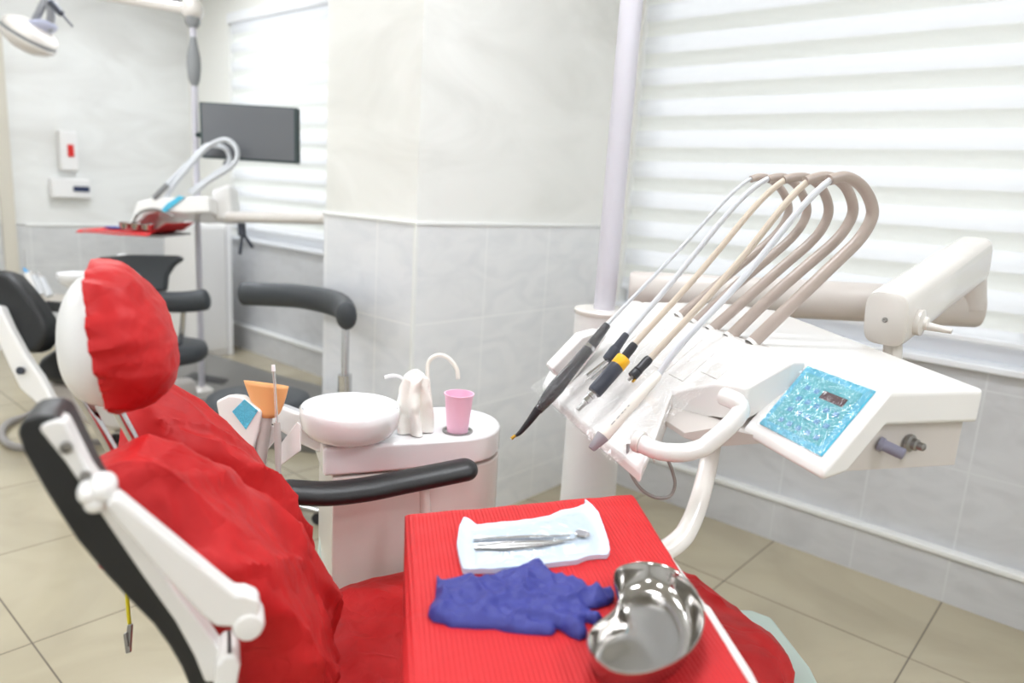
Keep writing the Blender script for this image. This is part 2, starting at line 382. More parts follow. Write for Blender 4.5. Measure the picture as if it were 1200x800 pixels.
# ceiling lamps
M['panel'] = emit('ceiling_diffuser', (246, 250, 255), 15.0)
CL = [(-.9, -1.2), (1.2, -1.2), (-.9, .9), (1.2, .9), (-.9, 3.2), (.9, 3.4), (1.9, 4.6), (-.9, 5.0)]
for k, (x, y) in enumerate(CL):
    t = thing('ceiling_light', (x, y, ZC), 'white square ceiling lamp overhead', 'lamp', 'ceiling lamps')
    obj('frame', MB().box(x-.31, x+.31, y-.31, y+.31, ZC-.03, ZC), 'walltrim', t, bevel=.005)
    obj('diffuser', MB().box(x-.29, x+.29, y-.29, y+.29, ZC-.034, ZC-.0305), 'panel', t)
# ================================================================== DENTAL CHAIR (near)
WC = 1.055
chair = thing('dental_chair', P(.35, WC, 0), 'reclined dental chair in a loose red cover, its near armrest swung up', 'dental chair', rz=0)
# pedestal
mb = MB(); mb.box(.15, .62, WC-.2, WC+.2, .03, .36, P); obj('pedestal', mb, 'bar', chair, bevel=.04)
mb = MB(); mb.box(-.05, .95, WC-.24, WC+.24, 0, .05, P); obj('base_plate', mb, 'bar', chair, bevel=.02)
mb = MB(); mb.box(.10, .80, WC-.22, WC+.22, .36, .44, P); obj('seat_frame', mb, 'bar', chair, bevel=.03)
# pale green footrest plate
mb = MB(); mb.slab([onz(x, y, .40) for x, y in ((836, 712), (880, 713), (905, 722), (950, 780), (985, 850), (900, 900), (800, 800))], V((0, 0, -.03)))
obj('footrest', mb, 'pgreen', chair, bevel=.01)
# seat under its red cover
def seatwarp(x, y, z):
    return x, y*(1-.22*max(0, x)**2), z
def seatfn(x, y, z):
    x, y, z = seatwarp(x, y, z); return x, y, z-2.1*max(0, x-.55)**1.6
def wr(p, a=.006):
    q = V((p.x, p.y, p.z))
    n1 = ridge(q+V((3, 0, 0)), 7)**2; n2 = ridge(q+V((0, 5, 0)), 15)
    return a*(max(0, n1)**2*1.3+max(0, n2)**3*.5+noise.noise(q*5)*1.2-.4)
mb = MB(); mb.sell(P(.52, WC+.02, .485), EC*.50, EW*.31, V((0, 0, .055)), 3.2, 2.8, 140, 60, seatfn); obj('seat_cover', mb, 'red', chair, disp=lambda p: wr(p, .008))
mb = MB(); mb.sell(P(.52, WC+.02, .455), EC*.47, EW*.28, V((0, 0, .05)), 3.2, 2.8, 60, 24, seatfn); obj('seat', mb, 'dark', chair)
# backrest: a profile in (e, z) lofted across the chair
PRF = [(.075, .50), (.115, .57), (.132, .64), (.120, .72), (.082, .80), (.030, .875), (-.02, .935), (-.065, .97), (-.10, .985), (-.13, .98), (-.15, .96), (-.12, .92), (-.045, .84), (.015, .74), (.05, .62), (.07, .52)]
def loftback(nu=110, nt=110, k=1.0, wa=.80, wb=1.315):
    prof = spline([V((a, 0, b_)) for a, b_ in PRF+[PRF[0]]], 8)[:-1]; n = len(prof); cen = V((.0, 0, .76)); mbx = MB(); vs = []
    for i in range(nu+1):
        u = i/nu; s = (1-abs(2*u-1)**5)**(1/5) if 0 < i < nu else 0
        w = wa+(wb-wa)*u
        for p in prof:
            # inner line of the cushion towards which edges close
            t = min(1, max(0, (p.z-.55)/.4)); c0 = V((.07-.17*t, 0, p.z-.035*max(0, t-.8)*5))
            q = c0+(p-c0)*(s*k if s > 0 else .02)
            top = max(0, (p.z-.80)/.18)
            dz = top*interp([0, .10, .26, .38, .48, .58, .70, .84, .93, 1], [-.06, .012, .004, -.05, -.085, -.075, -.02, .006, -.006, -.05], u)
            de = .02*math.sin(PI*u)*(1-t)
            vs.append(P(q.x+de*0, w, q.z+dz))
    fs = [(i*n+j, i*n+(j+1) % n, (i+1)*n+(j+1) % n, (i+1)*n+j) for i in range(nu) for j in range(n)]
    fs += [tuple(range(n))[::-1], tuple(nu*n+j for j in range(n))]
    return mbx.add(vs, fs)
def wback(p):
    e, w, z = p.dot(EC), p.dot(EW), p.z
    q = V((e*1.2, w, z))
    # long folds running diagonally down across the cover, plus small creases
    c = 1.03+.36*(.95-z)
    val = -.034*math.exp(-((w-c)/.045)**2)+.022*math.exp(-((w-c+.085)/.035)**2)+.016*math.exp(-((w-c-.075)/.028)**2)
    d = w*.62+z*.78+.05*noise.noise(q*4)
    f = 1-abs(math.sin(d*24))
    g = 1-abs(math.sin((w*.9-z*.35+.07*noise.noise(q*5+V((4, 0, 0))))*21))
    h_ = 1-abs(math.sin((z*1.0+e*.6+.10*noise.noise(q*3+V((0, 7, 0))))*38))
    cr = max(0, ridge(q+V((2, 1, 0)), 11))**4+.7*max(0, ridge(q+V((5, 3, 1)), 21))**4
    t = min(1, max(0, (z-.55)/.4)); k = min(1, max(0, (e-(.05-.17*t))/.035)); k = k*k*(3-2*k)
    if z < .56: k *= max(0, 1-(.56-z)/.06)
    val *= k; k *= 1-.7*min(1, max(0, (w-1.17)/.08))
    return val+k*.008*f**4+k*.008*g**5+k*.005*h_**6+(.003+.011*k)*noise.noise(q*4.5)+.0035*cr*(.3+.7*k)-.003
obj('backrest_cover', loftback(), 'red', chair, disp=wback)
cb_ = loftback(30, 30, .42, .90, 1.22); cb_.v = [v+V((0, 0, -.07))+EC*.02 for v in cb_.v]
obj('backrest', cb_, 'dark', chair)
# headrest
hc = P(-.134, 1.05, 1.094)
tx = (EC*.97+V((0, 0, .16))).normalized(); tz = (V((0, 0, 1))-tx*tx.z).normalized(); tw = tz.cross(tx)
def hwarp(x, y, z):
    s = 1-.14*z if z > 0 else 1-.10*z*z
    return x*(.90-.17*z), y*s, z
def hshell(a, b_, c, kk, lo, hi, mt, nm, dsp=None, lab=None):
    def wp(y, z, x):
        x, y, z = hwarp(x, y, z); return y, z, x
    mb = MB(); mb.sell(hc, tw*b_, tz*c, tx*a, 2.3, 2.35, 150, 70, wp, ph0=(-PI/2 if lo < -1 else -.13))
    o = obj(nm, mb, mt, chair, disp=dsp)
    if lab: o['label'] = lab
hshell(.071, .107, .089, 1, -9, 9, 'shell', 'headrest')
def hw_(p):
    q = p-hc; ed = max(0, 1-abs(q.dot(tx)+.012)/.05)
    return .003+.006*ridge(V((p.x*5, p.y*5, p.z*22)), 1.2)**2*(.35+ed)+.0028*(.3+ed)*math.sin(q.dot(tz)*230+5*noise.noise(p*9))*(.6+.4*noise.noise(p*14))+.003*fr(p, 18)+.0015*math.sin(p.z*700)*max(0, 1-abs(q.dot(tx)+.012)/.012)
hshell(.073, .110, .092, 1, -.018, 9, 'red', 'headrest_cover', hw_, 'red elastic cover pulled over the headrest')
for a, b_ in (((90, 455), (132, 528)), ((128, 462), (160, 520))):
    w = 1.02 if a[0] < 100 else 1.09
    obj('headrest_post', MB().tube([onw(*a, w), onw(*b_, w)], .0075), 'chrome', chair)
# far armrest
pts = [onw(x, y, 1.33) for x, y in ((325, 574), (350, 577), (385, 578), (430, 573), (470, 565), (510, 557), (540, 551), (549, 549))]
sp = spline(pts, 6); L = len(sp)
mb = MB(); rs = [.0255*min(1, ((min(i, L-1-i)+.6)/3)**.5) for i in range(L)]
mb.rtube(sp[4:-4], .0265, 24, sx=.80, sy=1.35, up=V((0, 0, 1))); arm = obj('armrest', mb, 'black', chair)
obj('armrest_support', MB().tube([onw(497, 572, 1.33), onw(499, 600, 1.33), onw(480, 700, 1.33)], [.010, .012, .014]), 'bar', chair)
# near armrest, swung up: pad, plate, link, knuckles
def wplate(px, w, th): return MB().slab([onw(x, y, w-th/2) for x, y in px], EW*th)
mb = wplate([(45, 487), (30, 490), (22, 498), (20, 509), (27, 530), (55, 580), (90, 634), (125, 676), (157, 710), (180, 733), (198, 758), (212, 782), (226, 815), (246, 870), (290, 870), (270, 810), (250, 780), (215, 722), (160, 640), (110, 570), (86, 520), (72, 492), (61, 487)], .765, .062)
a2 = obj('armrest', mb, 'black', chair, bevel=.012, seg=4)
mb = wplate([(45, 503), (50, 497), (67, 492), (76, 497), (103, 552), (122, 578), (165, 640), (212, 702), (245, 745), (266, 775), (262, 800), (240, 800), (228, 770), (205, 728), (165, 672), (108, 588), (75, 540)], .745, .030)
apl = obj('armrest_plate', mb, 'white', chair, bevel=.006)
for x, y in ((78, 524), (101, 558)):
    c = onw(x, y, .729); obj('screw', MB().lathe(c, -EW, [(.0, .0), (.0055, .0), (.0055, .003), (.004, .0035), (.003, .001), (0, .001)], 16), 'satin', apl)
mb = wplate([(122, 592), (135, 582), (200, 635), (262, 686), (276, 697), (288, 697), (303, 703), (306, 712), (302, 724), (288, 733), (268, 736), (252, 735), (235, 722), (190, 674), (132, 607)], .715, .026)
obj('armrest_link', mb, 'white', chair, bevel=.008, seg=4)
mb = MB()
for (x, y), r in (((120, 570), .013), ((113, 584), .011), ((106, 574), .011)): mb.sell(onw(x, y, .727), EC*r, EW*.021, V((0, 0, r)), 2.2, 2.2, 24, 12)
obj('knuckle_joint', mb, 'white', chair)
mb = wplate([(252, 782), (262, 768), (276, 768), (282, 782), (276, 815), (250, 815)], .735, .05); obj('hinge_bracket', mb, 'white', chair, bevel=.008)
obj('link_end', MB().lathe(onw(290, 714, .735), -EW, [(0, 0), (.015, 0), (.0165, .006), (.016, .030), (.013, .036), (0, .038)], 24), 'white', chair)
# yellow bib cord with its clip, hanging under the raised arm
bc = thing('bib_clip', atd(150, 690, 1.06), 'yellow cord with a small metal alligator clip hanging under the raised armrest', 'clip')
obj('cord', MB().tube(spline([atd(x, y, 1.06) for x, y in ((152, 655), (149, 690), (150, 712), (152, 733))]), .0028, 8), 'ystrap', bc)
mb = MB(); mb.slab([atd(x, y, 1.055) for x, y in ((149, 732), (154, 732), (152, 765), (147, 766), (146, 758))], FW*.006)
mb.slab([atd(x, y, 1.052) for x, y in ((144, 743), (148, 741), (150, 758), (146, 758))], FW*.008); obj('clip_jaw', mb, 'satin', bc, bevel=.001)
# small parts between seat and unit
obj('drain_hose', MB().tube(spline([atd(384, 600, 1.75), atd(378, 640, 1.72), atd(374, 680, 1.70), atd(372, 740, 1.70)]), .010), 'pgreen', chair)
# ================================================================== TRAY
ZT_ = .83
TP = [(475, 593), (735, 571), (880, 800), (905, 842), (472, 870)]
def tz_(px, z=ZT_): return onz(px[0], px[1], z)
brk_top = H(.60, .93, .90)
tray = thing('instrument_tray', onz(650, 700, ZT_-.02), 'flat instrument tray under a red paper napkin, held by a curved white bracket', 'tray')
inset = [(486, 606), (738, 585), (826, 712), (832, 716), (879, 790), (903, 835), (484, 862)]
obj('tray_plate', MB().slab([onz(x, y, ZT_-.010) for x, y in inset], V((0, 0, .006))), 'white', tray, bevel=.002)
mb = MB(); pp = spline([atd(836, 512, 1.27), atd(830, 545, 1.235), atd(819, 588, 1.19), atd(808, 616, 1.165), atd(797, 632, 1.15), atd(776, 646, 1.13), atd(740, 655, 1.11), atd(700, 662, 1.10)], 6)
mb.tube(pp, .0165, 18, sx=1.0, sy=.5, up=HE.copy()); obj('bracket', mb, 'bar', tray, ang=60)
# napkin
def napk(u, v):
    a = V((475, 594)).lerp(V((736, 571)), u) if False else None
    x = (475+(736-475)*u)*(1-v)+(470+(912-470)*u)*v; y = (594+(571-594)*u)*(1-v)+(872+(856-872)*u)*v
    p = onz(x, y, ZT_+.0025)
    d = .0016*fr(p, 7)+.0012*noise.noise(p*25)
    # fold lines of the sheet and softly dropped edges
    d += -.0012*math.exp(-((u-.5)/.012)**2)-.0012*math.exp(-((v-.45)/.01)**2)+.0008
    e_ = max(0, .05-min(u, v))/.05; d -= .016*e_*e_
    return p+V((0, 0, d))
nap = tag(obj('paper_napkin', MB().grid(napk, 90, 110), 'paper', None, solid=.0008), 'red ribbed paper napkin spread over the instrument tray', 'napkin')
# kidney dish
def kidney():
    t = thing('kidney_dish', onz(760, 720, ZT_+.003), 'shiny steel kidney-shaped dish on the near corner of the napkin', 'dish')
    ZR = ZT_+.034
    px = [(650, 290), (661, 274), (690, 262), (740, 256), (790, 264), (835, 285), (872, 320), (896, 360), (908, 405), (904, 450), (880, 498), (835, 538), (770, 567), (700, 578), (640, 568), (598, 540), (575, 505), (576, 470), (596, 440), (630, 415), (655, 392), (664, 365), (660, 335), (650, 312)]
    rim = [onz(460+x/2.5, 560+y/2.5, ZR) for x, y in px]; rim = spline(rim+[rim[0]], 5)[:-1]; n = len(rim)
    med = spline([onz(460+x/2.5, 560+y/2.5, ZR) for x, y in ((735, 325), (785, 370), (790, 430), (745, 475), (670, 500))], 8)
    def nearest(p): return min(med, key=lambda q: (q-p).length)
    c = [nearest(p) for p in rim]
    # smooth the medial matches
    for _ in range(8): c = [(c[i-1]+c[i]*2+c[(i+1) % n])/4 for i in range(n)]
    rings = [(1.03, .000), (1.045, .003), (1.02, .005), (.985, .003), (.96, -.004), (.88, -.014), (.78, -.0225), (.66, -.0255), (.4, -.0265)]
    vs = []; fs = []
    for s, dz in rings:
        vs += [c[i]+(rim[i]-c[i])*s+V((0, 0, dz)) for i in range(n)]
    m_ = len(rings)
    fs += [(k*n+i, k*n+(i+1) % n, (k+1)*n+(i+1) % n, (k+1)*n+i) for k in range(m_-1) for i in range(n)]
    fs.append(tuple((m_-1)*n+i for i in range(n)))
    # outer side
    base = len(vs); out = [(1.0, -.002), (.87, -.016), (.78, -.0245), (.66, -.0275), (.4, -.0278)]
    for s, dz in out: vs += [c[i]+(rim[i]-c[i])*s+V((0, 0, dz)) for i in range(n)]
    fs += [(i, base+i, base+(i+1) % n, (i+1) % n) for i in range(n)]
    fs += [(base+k*n+i, base+(k+1)*n+i, base+(k+1)*n+(i+1) % n, base+k*n+(i+1) % n) for k in range(len(out)-1) for i in range(n)]
    fs.append(tuple(base+(len(out)-1)*n+i for i in range(n))[::-1])
    obj('bowl', MB().add(vs, fs), 'steel', t, ang=80, recalc=True)
kidney()
# puffed sheet with a given outline
def puff(poly, cell, hfun, zfun=None, both=True):
    # poly: list of 2d points; returns MB top surface over a fine grid clipped to the outline
    xs = [p[0] for p in poly]; ys = [p[1] for p in poly]; n = len(poly)
    def inside(x, y):
        c = False; j = n-1
        for i in range(n):
            if (poly[i][1] > y) != (poly[j][1] > y) and x < (poly[j][0]-poly[i][0])*(y-poly[i][1])/(poly[j][1]-poly[i][1])+poly[i][0]: c = not c
            j = i
        return c
    def near(x, y):
        best = (9e9, 0, 0)
        for i in range(n):
            ax, ay = poly[i]; bx, by = poly[(i+1) % n]; dx, dy = bx-ax, by-ay
            t = max(0, min(1, ((x-ax)*dx+(y-ay)*dy)/(dx*dx+dy*dy+1e-12))); qx, qy = ax+dx*t, ay+dy*t
            d = math.hypot(x-qx, y-qy)
            if d < best[0]: best = (d, qx, qy)
        return best
    nx = int((max(xs)-min(xs))/cell)+2; ny = int((max(ys)-min(ys))/cell)+2; idx = {}; vs = []; fs = []
    cells = []
    for i in range(nx):
        for j in range(ny):
            x = min(xs)+(i-.5)*cell; y = min(ys)+(j-.5)*cell
            if inside(x+cell/2, y+cell/2): cells.append((i, j))
    cs = set(cells)
    def vid(i, j):
        if (i, j) in idx: return idx[i, j]
        x = min(xs)+(i-.5)*cell; y = min(ys)+(j-.5)*cell
        border = not all(c in cs for c in ((i, j), (i-1, j), (i, j-1), (i-1, j-1)))
        d, qx, qy = near(x, y)
        if border: x, y, d = qx, qy, 0
        vs.append((x, y, d)); idx[i, j] = len(vs)-1; return idx[i, j]
    for i, j in cells: fs.append((vid(i, j), vid(i+1, j), vid(i+1, j+1), vid(i, j+1)))
    return vs, fs
def c6(x, y): return 460+x/2.5, 560+y/2.5
def sheet(name, px, mt, hf, parent=None, cell=.0022, z0=ZT_+.006, conv=c6, label=None):
    pts = [onz(*conv(x, y), z0) for x, y in px]; poly = [(p.x, p.y) for p in pts]
    vs, fs = puff(poly, cell, None)
    mb = MB(); n = len(vs)
    top = [V((x, y, z0+hf(x, y, d))) for x, y, d in vs]; bot = [V((x, y, z0-.0015)) for x, y, d in vs]
    # boundary edges
    from collections import Counter
    ec = Counter(); 
    for f in fs:
        for k in range(4): ec[tuple(sorted((f[k], f[(k+1) % 4])))] += 1
    side = []
    for f in fs:
        for k in range(4):
            a, b_ = f[k], f[(k+1) % 4]
            if ec[tuple(sorted((a, b_)))] == 1: side.append((a, b_, b_+n, a+n))
    mb.add(top+bot, fs+[tuple(i+n for i in f[::-1]) for f in fs]+side)
    return obj(name, mb, mt, parent, ang=70)
gl = [(130, 283), (140, 300), (150, 302), (185, 296), (235, 288), (250, 303), (290, 292), (370, 265), (405, 248), (432, 244), (442, 252), (450, 274), (475, 288), (500, 283), (515, 300), (560, 308), (572, 326), (610, 326), (640, 322), (650, 336), (650, 352), (636, 368), (600, 378), (572, 380), (580, 392), (612, 406), (616, 418), (600, 428), (570, 420), (560, 425), (570, 448), (568, 466), (548, 472), (520, 462), (490, 440), (472, 436), (478, 450), (465, 458), (400, 456), (330, 448), (300, 440), (240, 440), (170, 436), (150, 424), (118, 418), (104, 402), (108, 380), (125, 355)]
def gh(x, y, d):
    q = V((x, y, 0)); s = min(1, d/.010)**.5
    return .001+s*(.006+.007*ridge(q, 22)**3+.005*max(0, fr(q+V((9, 2, 0)), 34))+.003*noise.noise(q*80))
glv = sheet('nitrile_glove', gl, 'glove', gh, cell=.002)
tag(glv, 'pair of crumpled dark blue nitrile gloves lying on the red napkin', 'glove')
po = [(208, 122), (222, 127), (246, 146), (330, 137), (400, 130), (460, 118), (490, 104), (540, 94), (566, 82), (562, 68), (585, 88), (602, 108), (618, 150), (632, 195), (636, 222), (628, 234), (600, 234), (570, 238), (540, 250), (440, 262), (380, 268), (300, 276), (206, 278), (195, 240), (188, 200), (195, 150)]
def ph_(x, y, d):
    q = V((x, y, 0)); return .001+.004*min(1, d/.012)+.003*fr(q, 25)+.003*ridge(q+V((1, 1, 0)), 18)**4
pch = thing('sterilisation_pouch', onz(628, 630, ZT_+.005), 'sealed pale blue pouch of dental instruments on the red napkin', 'pouch')
sheet('paper_backing', po, 'pouch', lambda x, y, d: .001+.0045*max(0, 1-d/.010)+.0012*noise.noise(V((x, y, 0))*60), pch, z0=ZT_+.006)
sheet('clear_front', [(236, 160), (330, 146), (430, 134), (540, 108), (560, 110), (590, 150), (606, 200), (596, 222), (500, 232), (380, 250), (240, 258)], 'film', lambda x, y, d: .004+.006*min(1, d/.015)+.003*fr(V((x, y, 0)), 30), pch, z0=ZT_+.006)
def i6(x, y, z): return onz(*c6(x, y), z)
zi = ZT_+.0105
mm = thing('mouth_mirror', i6(400, 190, zi), 'small steel mouth mirror inside the clear pouch', 'mirror')
obj('handle', MB().tube([i6(238, 178, zi), i6(420, 172, zi), i6(520, 168, zi)], [.0032, .003, .0014], 10), 'chrome', mm)
c = i6(556, 162, zi); obj('mirror_head', MB().lathe(c-V((0, 0, .001)), (0, 0, 1), [(0, 0), (.010, 0), (.0112, .0012), (.0095, .0025), (.009, .0018), (0, .0018)], 24), 'chrome', mm)
pr = thing('dental_probe', i6(400, 200, zi), 'slender steel dental probe lying beside the mirror in the pouch', 'probe')
obj('handle', MB().tube([i6(240, 196, zi), i6(330, 190, zi), i6(470, 186, zi), i6(530, 180, zi), i6(545, 170, zi)], [.0018, .003, .0026, .0012, .0006], 10), 'chrome', pr)
tw_ = thing('dental_tweezers', i6(400, 205, zi), 'bent steel tweezers lowest of the three tools in the pouch', 'tweezers')
obj('tweezer_arm', MB().tube([i6(240, 204, zi), i6(320, 206, zi), i6(430, 198, zi), i6(500, 186, zi)], [.002, .003, .0022, .0008], 8), 'satin', tw_)
obj('tweezer_arm', MB().tube([i6(240, 206, zi), i6(330, 196, zi), i6(430, 192, zi), i6(500, 187, zi)], [.002, .0025, .002, .0008], 8), 'satin', tw_)
# ================================================================== DELIVERY HEAD
ZH = 1.07
head = thing('delivery_unit', H(.85, 1.2, .90), 'large white dental delivery unit with five looping hose arms and a blue keypad', 'dental unit')
def decktop(e, w): return min(ZH, ZH-(.775-e)*math.tan(math.radians(41)))
deck = [(.545, 1.02), (.545, 1.50), (.553, 1.56), (.575, 1.59), (.62, 1.60), (.80, 1.60), (.80, .975), (.77, .975), (.715, 1.005), (.700, 1.075), (.660, 1.150), (.60, 1.08)]
obj('instrument_deck', MB().plan(deck, decktop, lambda e, w: decktop(e, w)-.022-(.040 if e > .60 else 0), (.585, .615, .775), H), 'white', head, bevel=.007)
def conbot(e, w): return contop(e, w)-(.052 if e > .75 else .014)
def contop(e, w): return ZH-.002-max(0, .807-e)*1.25 if e < .807 else ZH-.002
con = [(.713, .80), (.977, .80), (1.12, 1.50), (1.04, 1.60), (.79, 1.60), (.79, 1.0), (.713, 1.0)]
obj('console_shell', MB().plan(con, contop, conbot, (.752, .807), H), 'white', head, bevel=.007)
body = [(.735, .812), (.962, .812), (1.09, 1.48), (1.02, 1.57), (.64, 1.57), (.64, 1.06), (.67, 1.01), (.735, .95)]
obj('lower_body', MB().plan(body, lambda e, w: (decktop(e, w) if w >= 1 else contop(e, w))-.03, lambda e, w: .945-.032*min(1, max(0, (w-.94)/.06))*(1 if e < .8 else 0), (.775, .807), H), 'bodygrey', head, bevel=.005)
# groove plates between hose arms and holders
AW = [1.385, 1.315, 1.248, 1.180, 1.110]
th = math.radians(41); SU = HE*math.cos(th)+V((0, 0, math.sin(th))); SN = (HW.cross(SU)).normalized()
if SN.z < 0: SN = -SN
D0 = H(.775, 0, ZH)
def dk(s, w, o=0): return D0+HW*w-SU*s+SN*o
def deckpx(x, y, o=0): return onp(x, y, SN, (D0+SN*o).dot(SN))
for w in [AW[0]+.07]+AW:
    c = dk(.075 if w > 1.12 else .058, w); obj('groove_plate', MB().obox(c, SU*(.050 if w > 1.12 else .033), HW*.0275, SN*.0018), 'white', head, bevel=.0015)
# keypad on the sloping front of the console
ks = V((HE.x, HE.y, 1.25)).normalized(); kn = HW.cross(ks).normalized()
if kn.z < 0: kn = -kn
K0 = H(.713, 0, ZH-.002-.094*1.25)
def kp(s, w, o=0): return K0+HW*w+ks*s+kn*o
def kslab(s0, s1, w0, w1, o0, o1): return MB().slab([kp(s0, w0, o0), kp(s1, w0, o0), kp(s1, w1, o0), kp(s0, w1, o0)], kn*(o1-o0))
kb = obj('keypad', kslab(.018, .142, .822, .972, -.001, .003), 'cyan', head, bevel=.002); kb['label'] = 'bright blue keypad under crumpled film'
obj('keypad_panel', kslab(.030, .130, .836, .960, .003, .004), 'cyan2', kb)
obj('display', kslab(.098, .112, .850, .900, .004, .0052), 'maroon', kb)
for r in range(4):
    for c_ in range(5):
        s = .040+r*.022; w = .850+c_*.021
        if r == 3 and c_ < 3: continue
        obj('button', kslab(s-.004, s+.004, w-.005, w+.005, .004, .0050), 'keys', kb, bevel=.001)
obj('keypad_film', MB().grid(lambda u, v: kp(.016+.128*u, .820+.154*v, .006+.0012*fr(kp(u*.1, v*.1), 80)), 30, 30), 'film', kb)
# knobs on the near end
def fh(x, y): return onhw(x, y, .812)
obj('side_knob', MB().lathe(fh(1030, 519), (-HW*.75+HE*.5-V((0, 0, .2))), [(.0, 0), (.0105, 0), (.0105, .006), (.0085, .008), (.0085, .034), (.007, .036), (0, .036)], 24), 'purple', head)
nut = obj('air_fitting', MB().lathe(fh(1064, 518), (-HW+HE*.25), [(0, 0), (.013, 0), (.013, .006), (.009, .008), (.009, .014), (.006, .016), (.006, .024), (.003, .026), (0, .026)], 12), 'satin', head)
# handle wrapped in film
hp = [onhw(x, y, w) for x, y, w in ((750, 518, 1.035), (760, 524, 1.02), (777, 529, 1.0), (800, 530, .99), (822, 525, .982), (836, 515, .978), (850, 503, .975), (864, 488, .975), (868, 478, .98), (862, 470, .99), (848, 464, 1.015))]
obj('handle', MB().tube(spline(hp, 5), .0152, 18), 'white', head, disp=lambda p: .0006*fr(p, 90))
obj('handle_socket', MB().lathe(hp[0], hp[0]-hp[2], [(0, -.004), (.0185, -.004), (.0185, .006), (.016, .010), (0, .012)], 20), 'bar', head)
# hose arms: base on the deck, over the loop and back to the tip
armpx = [
 ((797, 370), (835, 338), (880, 300), (908, 277), (922, 256), (925, 240), (915, 220), (902, 209), (890, 207), (880, 210)),
 ((815, 378), (850, 345), (900, 303), (930, 277), (944, 256), (946, 240), (936, 219), (924, 209), (912, 207), (900, 210)),
 ((834, 386), (880, 345), (925, 305), (955, 280), (970, 256), (971, 238), (962, 218), (948, 208), (932, 207), (918, 211)),
 ((856, 394), (905, 346), (955, 303), (982, 280), (998, 256), (1000, 240), (992, 219), (978, 208), (962, 206), (944, 212)),
 ((882, 401), (935, 350), (985, 302), (1008, 280), (1022, 256), (1022, 240), (1012, 219), (996, 208), (985, 207), (972, 211))]
tips = []
hosepx = [
 ((880, 209), (866, 214), (840, 244), (801, 289), (769, 321), (736, 354), (720, 371), (711, 381)),
 ((905, 207), (889, 211), (863, 235), (830, 277), (798, 320), (762, 360), (743, 381), (734, 393)),
 ((922, 209), (902, 219), (876, 250), (843, 294), (808, 334), (769, 375), (750, 396), (743, 404)),
 ((950, 210), (938, 217), (915, 242), (889, 281), (863, 310), (830, 349), (785, 394), (760, 422)),
 ((976, 209), (961, 216), (928, 253), (895, 300), (860, 341), (817, 382), (785, 413), (771, 440))]
HWW = [(1.385, 1.42), (1.315, 1.34), (1.248, 1.275), (1.18, 1.205), (1.11, 1.135)]
ARMR = [.0088, .0092, .0096, .0102, .0110]
for k in range(5):
    w = AW[k]; px = armpx[k]
    sp = relax(spline([onhw(x, y, w) for x, y in px], 6), 12); n = len(sp)
    rr = [ARMR[k]*(1.12-.25*i/n) for i in range(n)]
    ha_ = obj('hose_arm', MB().tube(sp, rr, 16), 'tan', head)
    obj('arm_collar', MB().lathe(sp[0], sp[1]-sp[0], [(.0125, -.006), (.0125, .001), (.011, .002)], 20), 'white', ha_)
# arm holding the head: joint stub, upper arm, elbow, horizontal bar to the post
sb_ = atd(1047, 425, 1.47); obj('joint_stub', MB().tube([sb_-V((0, 0, .02)), atd(1047, 386, 1.47)], .018, 20).tube([sb_-V((0, 0, .012)), H(.98, 1.12, sb_.z-.012)], .016, 16), 'bar', head)
fa, fb = atd(1038, 374, 1.42), atd(1140, 303, 1.80)
d_ = (fb-fa).normalized(); side = d_.cross(V((0, 0, 1))).normalized(); upv = side.cross(d_)
def cap(c, hx, hz, n=4.0, m_=28):
    return [c+side*(hx*math.copysign(abs(math.cos(t))**(2/n), math.cos(t)))+upv*(hz*math.copysign(abs(math.sin(t))**(2/n), math.sin(t))) for t in [2*PI*i/m_ for i in range(m_)]]
mb = MB(); rings = [cap(fa-d_*.004, .034, .046), cap(fa, .040, .053), cap(fa+d_*.02, .042, .055), cap(fb-d_*.01, .042, .056), cap(fb, .036, .048)]
vs = [p for r in rings for p in r]; n = 28
mb.add(vs, [(i*n+k, i*n+(k+1) % n, (i+1)*n+(k+1) % n, (i+1)*n+k) for i in range(4) for k in range(n)]+[tuple(range(n))[::-1], tuple(4*n+k for k in range(n))])
ua = obj('upper_arm', mb, 'bar', head)
obj('screw', MB().lathe(fa-d_*.004, -d_, [(0, 0), (.005, 0), (.005, .002), (.002, .003), (0, .001)], 16), 'satin', ua)
sgn = 1 if side.dot(RT) > 0 else -1; so = side*sgn; c = fa+d_*.05+so*.040-upv*.012
kn2 = obj('brake_knob', MB().lathe(c, so, [(0, 0), (.026, 0), (.026, .012), (.014, .016), (.012, .022), (.0, .024)], 24).tube([c+so*.012-upv*.004, c+so*.064-upv*.008], [.0095, .005], 12), 'bar', head)
obj('elbow', MB().tube([atd(1137, 362, 1.84), atd(1137, 300, 1.82)], .036, 24), 'bodygrey', head)
ba, bb = atd(737, 340, 1.95), atd(1149, 361, 1.84)
obj('horizontal_bar', MB().tube([ba, ba+(bb-ba)*.01, ba+(bb-ba)*.99, bb], [.046, .052, .050, .046], 24, sx=1, sy=.7), 'bodygrey', head, ang=50)
# cable under the deck
obj('cable', MB().tube(spline([atd(x, y, 1.27) for x, y in ((736, 520), (736, 542), (742, 560), (754, 575), (770, 583), (785, 581), (791, 568), (788, 552), (781, 535))], 6), .0030, 8), 'cable', head)
# clear film over the deck
def filmfn(u, v):
    s = .06+.265*u; w = 1.07+.50*v; p = dk(s, w)
    return p+SN*(.006+.004*fr(p, 22)+.003*ridge(p, 30)**2)
tag(obj('plastic_film', MB().grid(filmfn, 40, 70), 'film'), 'clear crumpled plastic film spread over the white deck beneath the handpieces', 'film')
